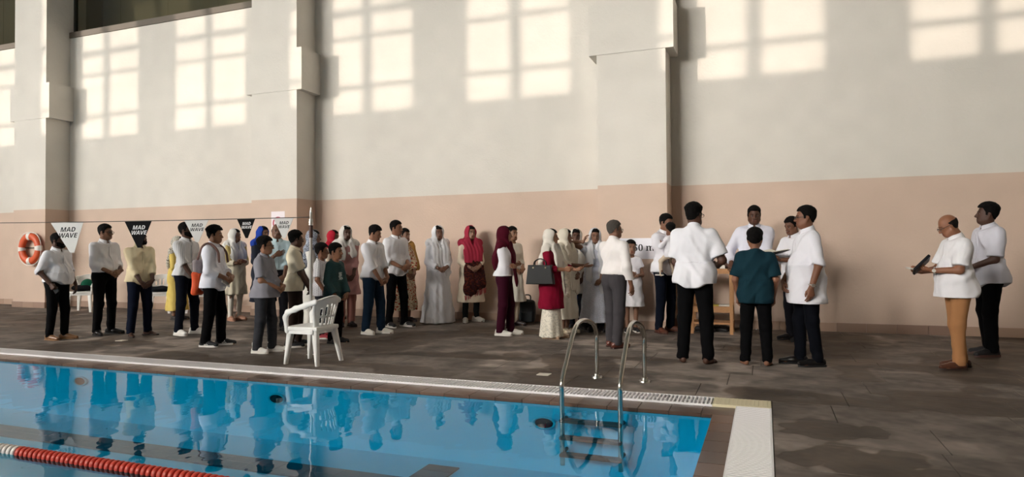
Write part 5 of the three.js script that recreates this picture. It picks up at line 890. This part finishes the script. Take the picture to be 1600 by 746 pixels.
{ // things held in hands, and the orange bag
  const held = (who, side, off, size, name, label, color, cat, turn = [0, 0, 0]) => {
    const a = who.arms[side], p = V(...off).applyMatrix4(a.handM), o = mesh(name, rbox(size[0], size[1], size[2], Math.min(...size) * 0.3, 0, 0, 0), mat(color, 0.3)), q = new THREE.Matrix4().extractRotation(a.handM);
    o.position.copy(who.toWorld(p.toArray())); o.quaternion.setFromRotationMatrix(new THREE.Matrix4().makeRotationY(who.yaw).multiply(q)).multiply(new THREE.Quaternion().setFromEuler(new THREE.Euler(...turn)));
    return tag(o, label, cat);
  };
  held(P.phoneMan, -1, [0.005, 0.085, -0.036], [0.075, 0.15, 0.011], 'phone', 'black phone in the hand of the stout bearded man', '#141416', 'phone');
  held(P.tan, -1, [0.005, 0.09, -0.036], [0.075, 0.15, 0.011], 'phone', 'white phone in the hand of the balding man', '#d8d4ce', 'phone');
  held(P.tan, 1, [0.01, 0.1, -0.06], [0.16, 0.22, 0.03], 'document_case', 'black zipped case under the hand of the balding man', '#17171c', 'case', [0.9, 0, 0]);
  held(P.backpack, -1, [0.01, 0.06, -0.045], [0.1, 0.16, 0.014], 'booklet', 'slim white booklet in the hands of the curly haired young man', '#d9d5d2', 'booklet');
  held(P.twoTone, 1, [0.0, 0.06, -0.04], [0.07, 0.14, 0.01], 'phone', 'dark phone in the hands of the man with the black-fronted shirt', '#1a1a1e', 'phone');
  // open book of the reader
  const a = P.reader.toWorld([0.03, 1.21, 0.4]), bk = thing('open_book', 'open black-covered book held up by the reader', 'book', [a.x, a.y, a.z], P.reader.yaw);
  for (const s of [-1, 1]) { const c = rbox(0.2, 0.008, 0.27, 0.002, s * 0.1, 0, 0, 1); c.rotateZ(s * 0.24); c.rotateX(0.12); mesh('cover', c, mat('#15141a', 0.5), bk); const g = rbox(0.18, 0.012, 0.25, 0.003, s * 0.092, 0.012, 0, 1); g.rotateZ(s * 0.24); g.rotateX(0.12); mesh('pages', g, mat('#d9d3c6', 0.7), bk); }
  // orange drawstring bag with dark straps on the young man's back
  const w = P.backpack, c = w.toWorld([-0.02, 1.0, -0.2]), o = thing('drawstring_bag', 'orange and black bag on the back of the curly haired young man', 'bag', [c.x, c.y - 0.2, c.z], w.yaw);
  mesh('pouch', nets((x, y, z) => { const q = [Math.abs(x) - 0.13, Math.abs(y - 0.12) - 0.12, Math.abs(z) - 0.012]; return Math.hypot(Math.max(q[0], 0), Math.max(q[1], 0), Math.max(q[2], 0)) + Math.min(Math.max(...q), 0) - 0.035 + 0.008 * wob(x, y, z, 26, 3); }, [-0.22, -0.08, -0.14], [0.22, 0.32, 0.14], 0.013), mat('#e0531f', 0.6), o);
  mesh('upper_pouch', nets((x, y, z) => { const q = [Math.abs(x) - 0.1, Math.abs(y - 0.33) - 0.07, Math.abs(z) - 0.005]; return Math.hypot(Math.max(q[0], 0), Math.max(q[1], 0), Math.max(q[2], 0)) + Math.min(Math.max(...q), 0) - 0.04 + 0.008 * wob(x, y, z, 26, 5); }, [-0.22, 0.2, -0.14], [0.22, 0.56, 0.14], 0.013), mat('#8a8082', 0.7), o);
  for (const s of [-1, 1]) mesh('strap', tube([[s * 0.1, 0.44, 0.02], [s * 0.11, 0.63, 0.1], [s * 0.115, 0.66, 0.18], [s * 0.125, 0.56, 0.3], [s * 0.14, 0.4, 0.33]], 0.016, 24, 6).scale(1, 1, 1), mat('#6a4a42', 0.7), o);
}
{ // small white plates let into the deck, and the inspection cover
  [[190, 533, 'small pale plate on the deck in front of the men'], [850, 586, 'small pale plate on the deck behind the ladder']].forEach(([x, y, label]) => { const p = onY(x, y), o = mesh('deck_plate', rbox(0.13, 0.008, 0.11, 0.003, 0, 0.004, 0), mat('#cfc8ba', 0.6)); o.position.set(p.x, 0, p.z); tag(o, label, 'plate', 'plates on the deck'); });
}
scene.traverse((o) => { if (o.isMesh) { o.castShadow = true; o.receiveShadow = true; } if (o.isDirectionalLight) o.castShadow = true; });
renderer.render(scene, camera);
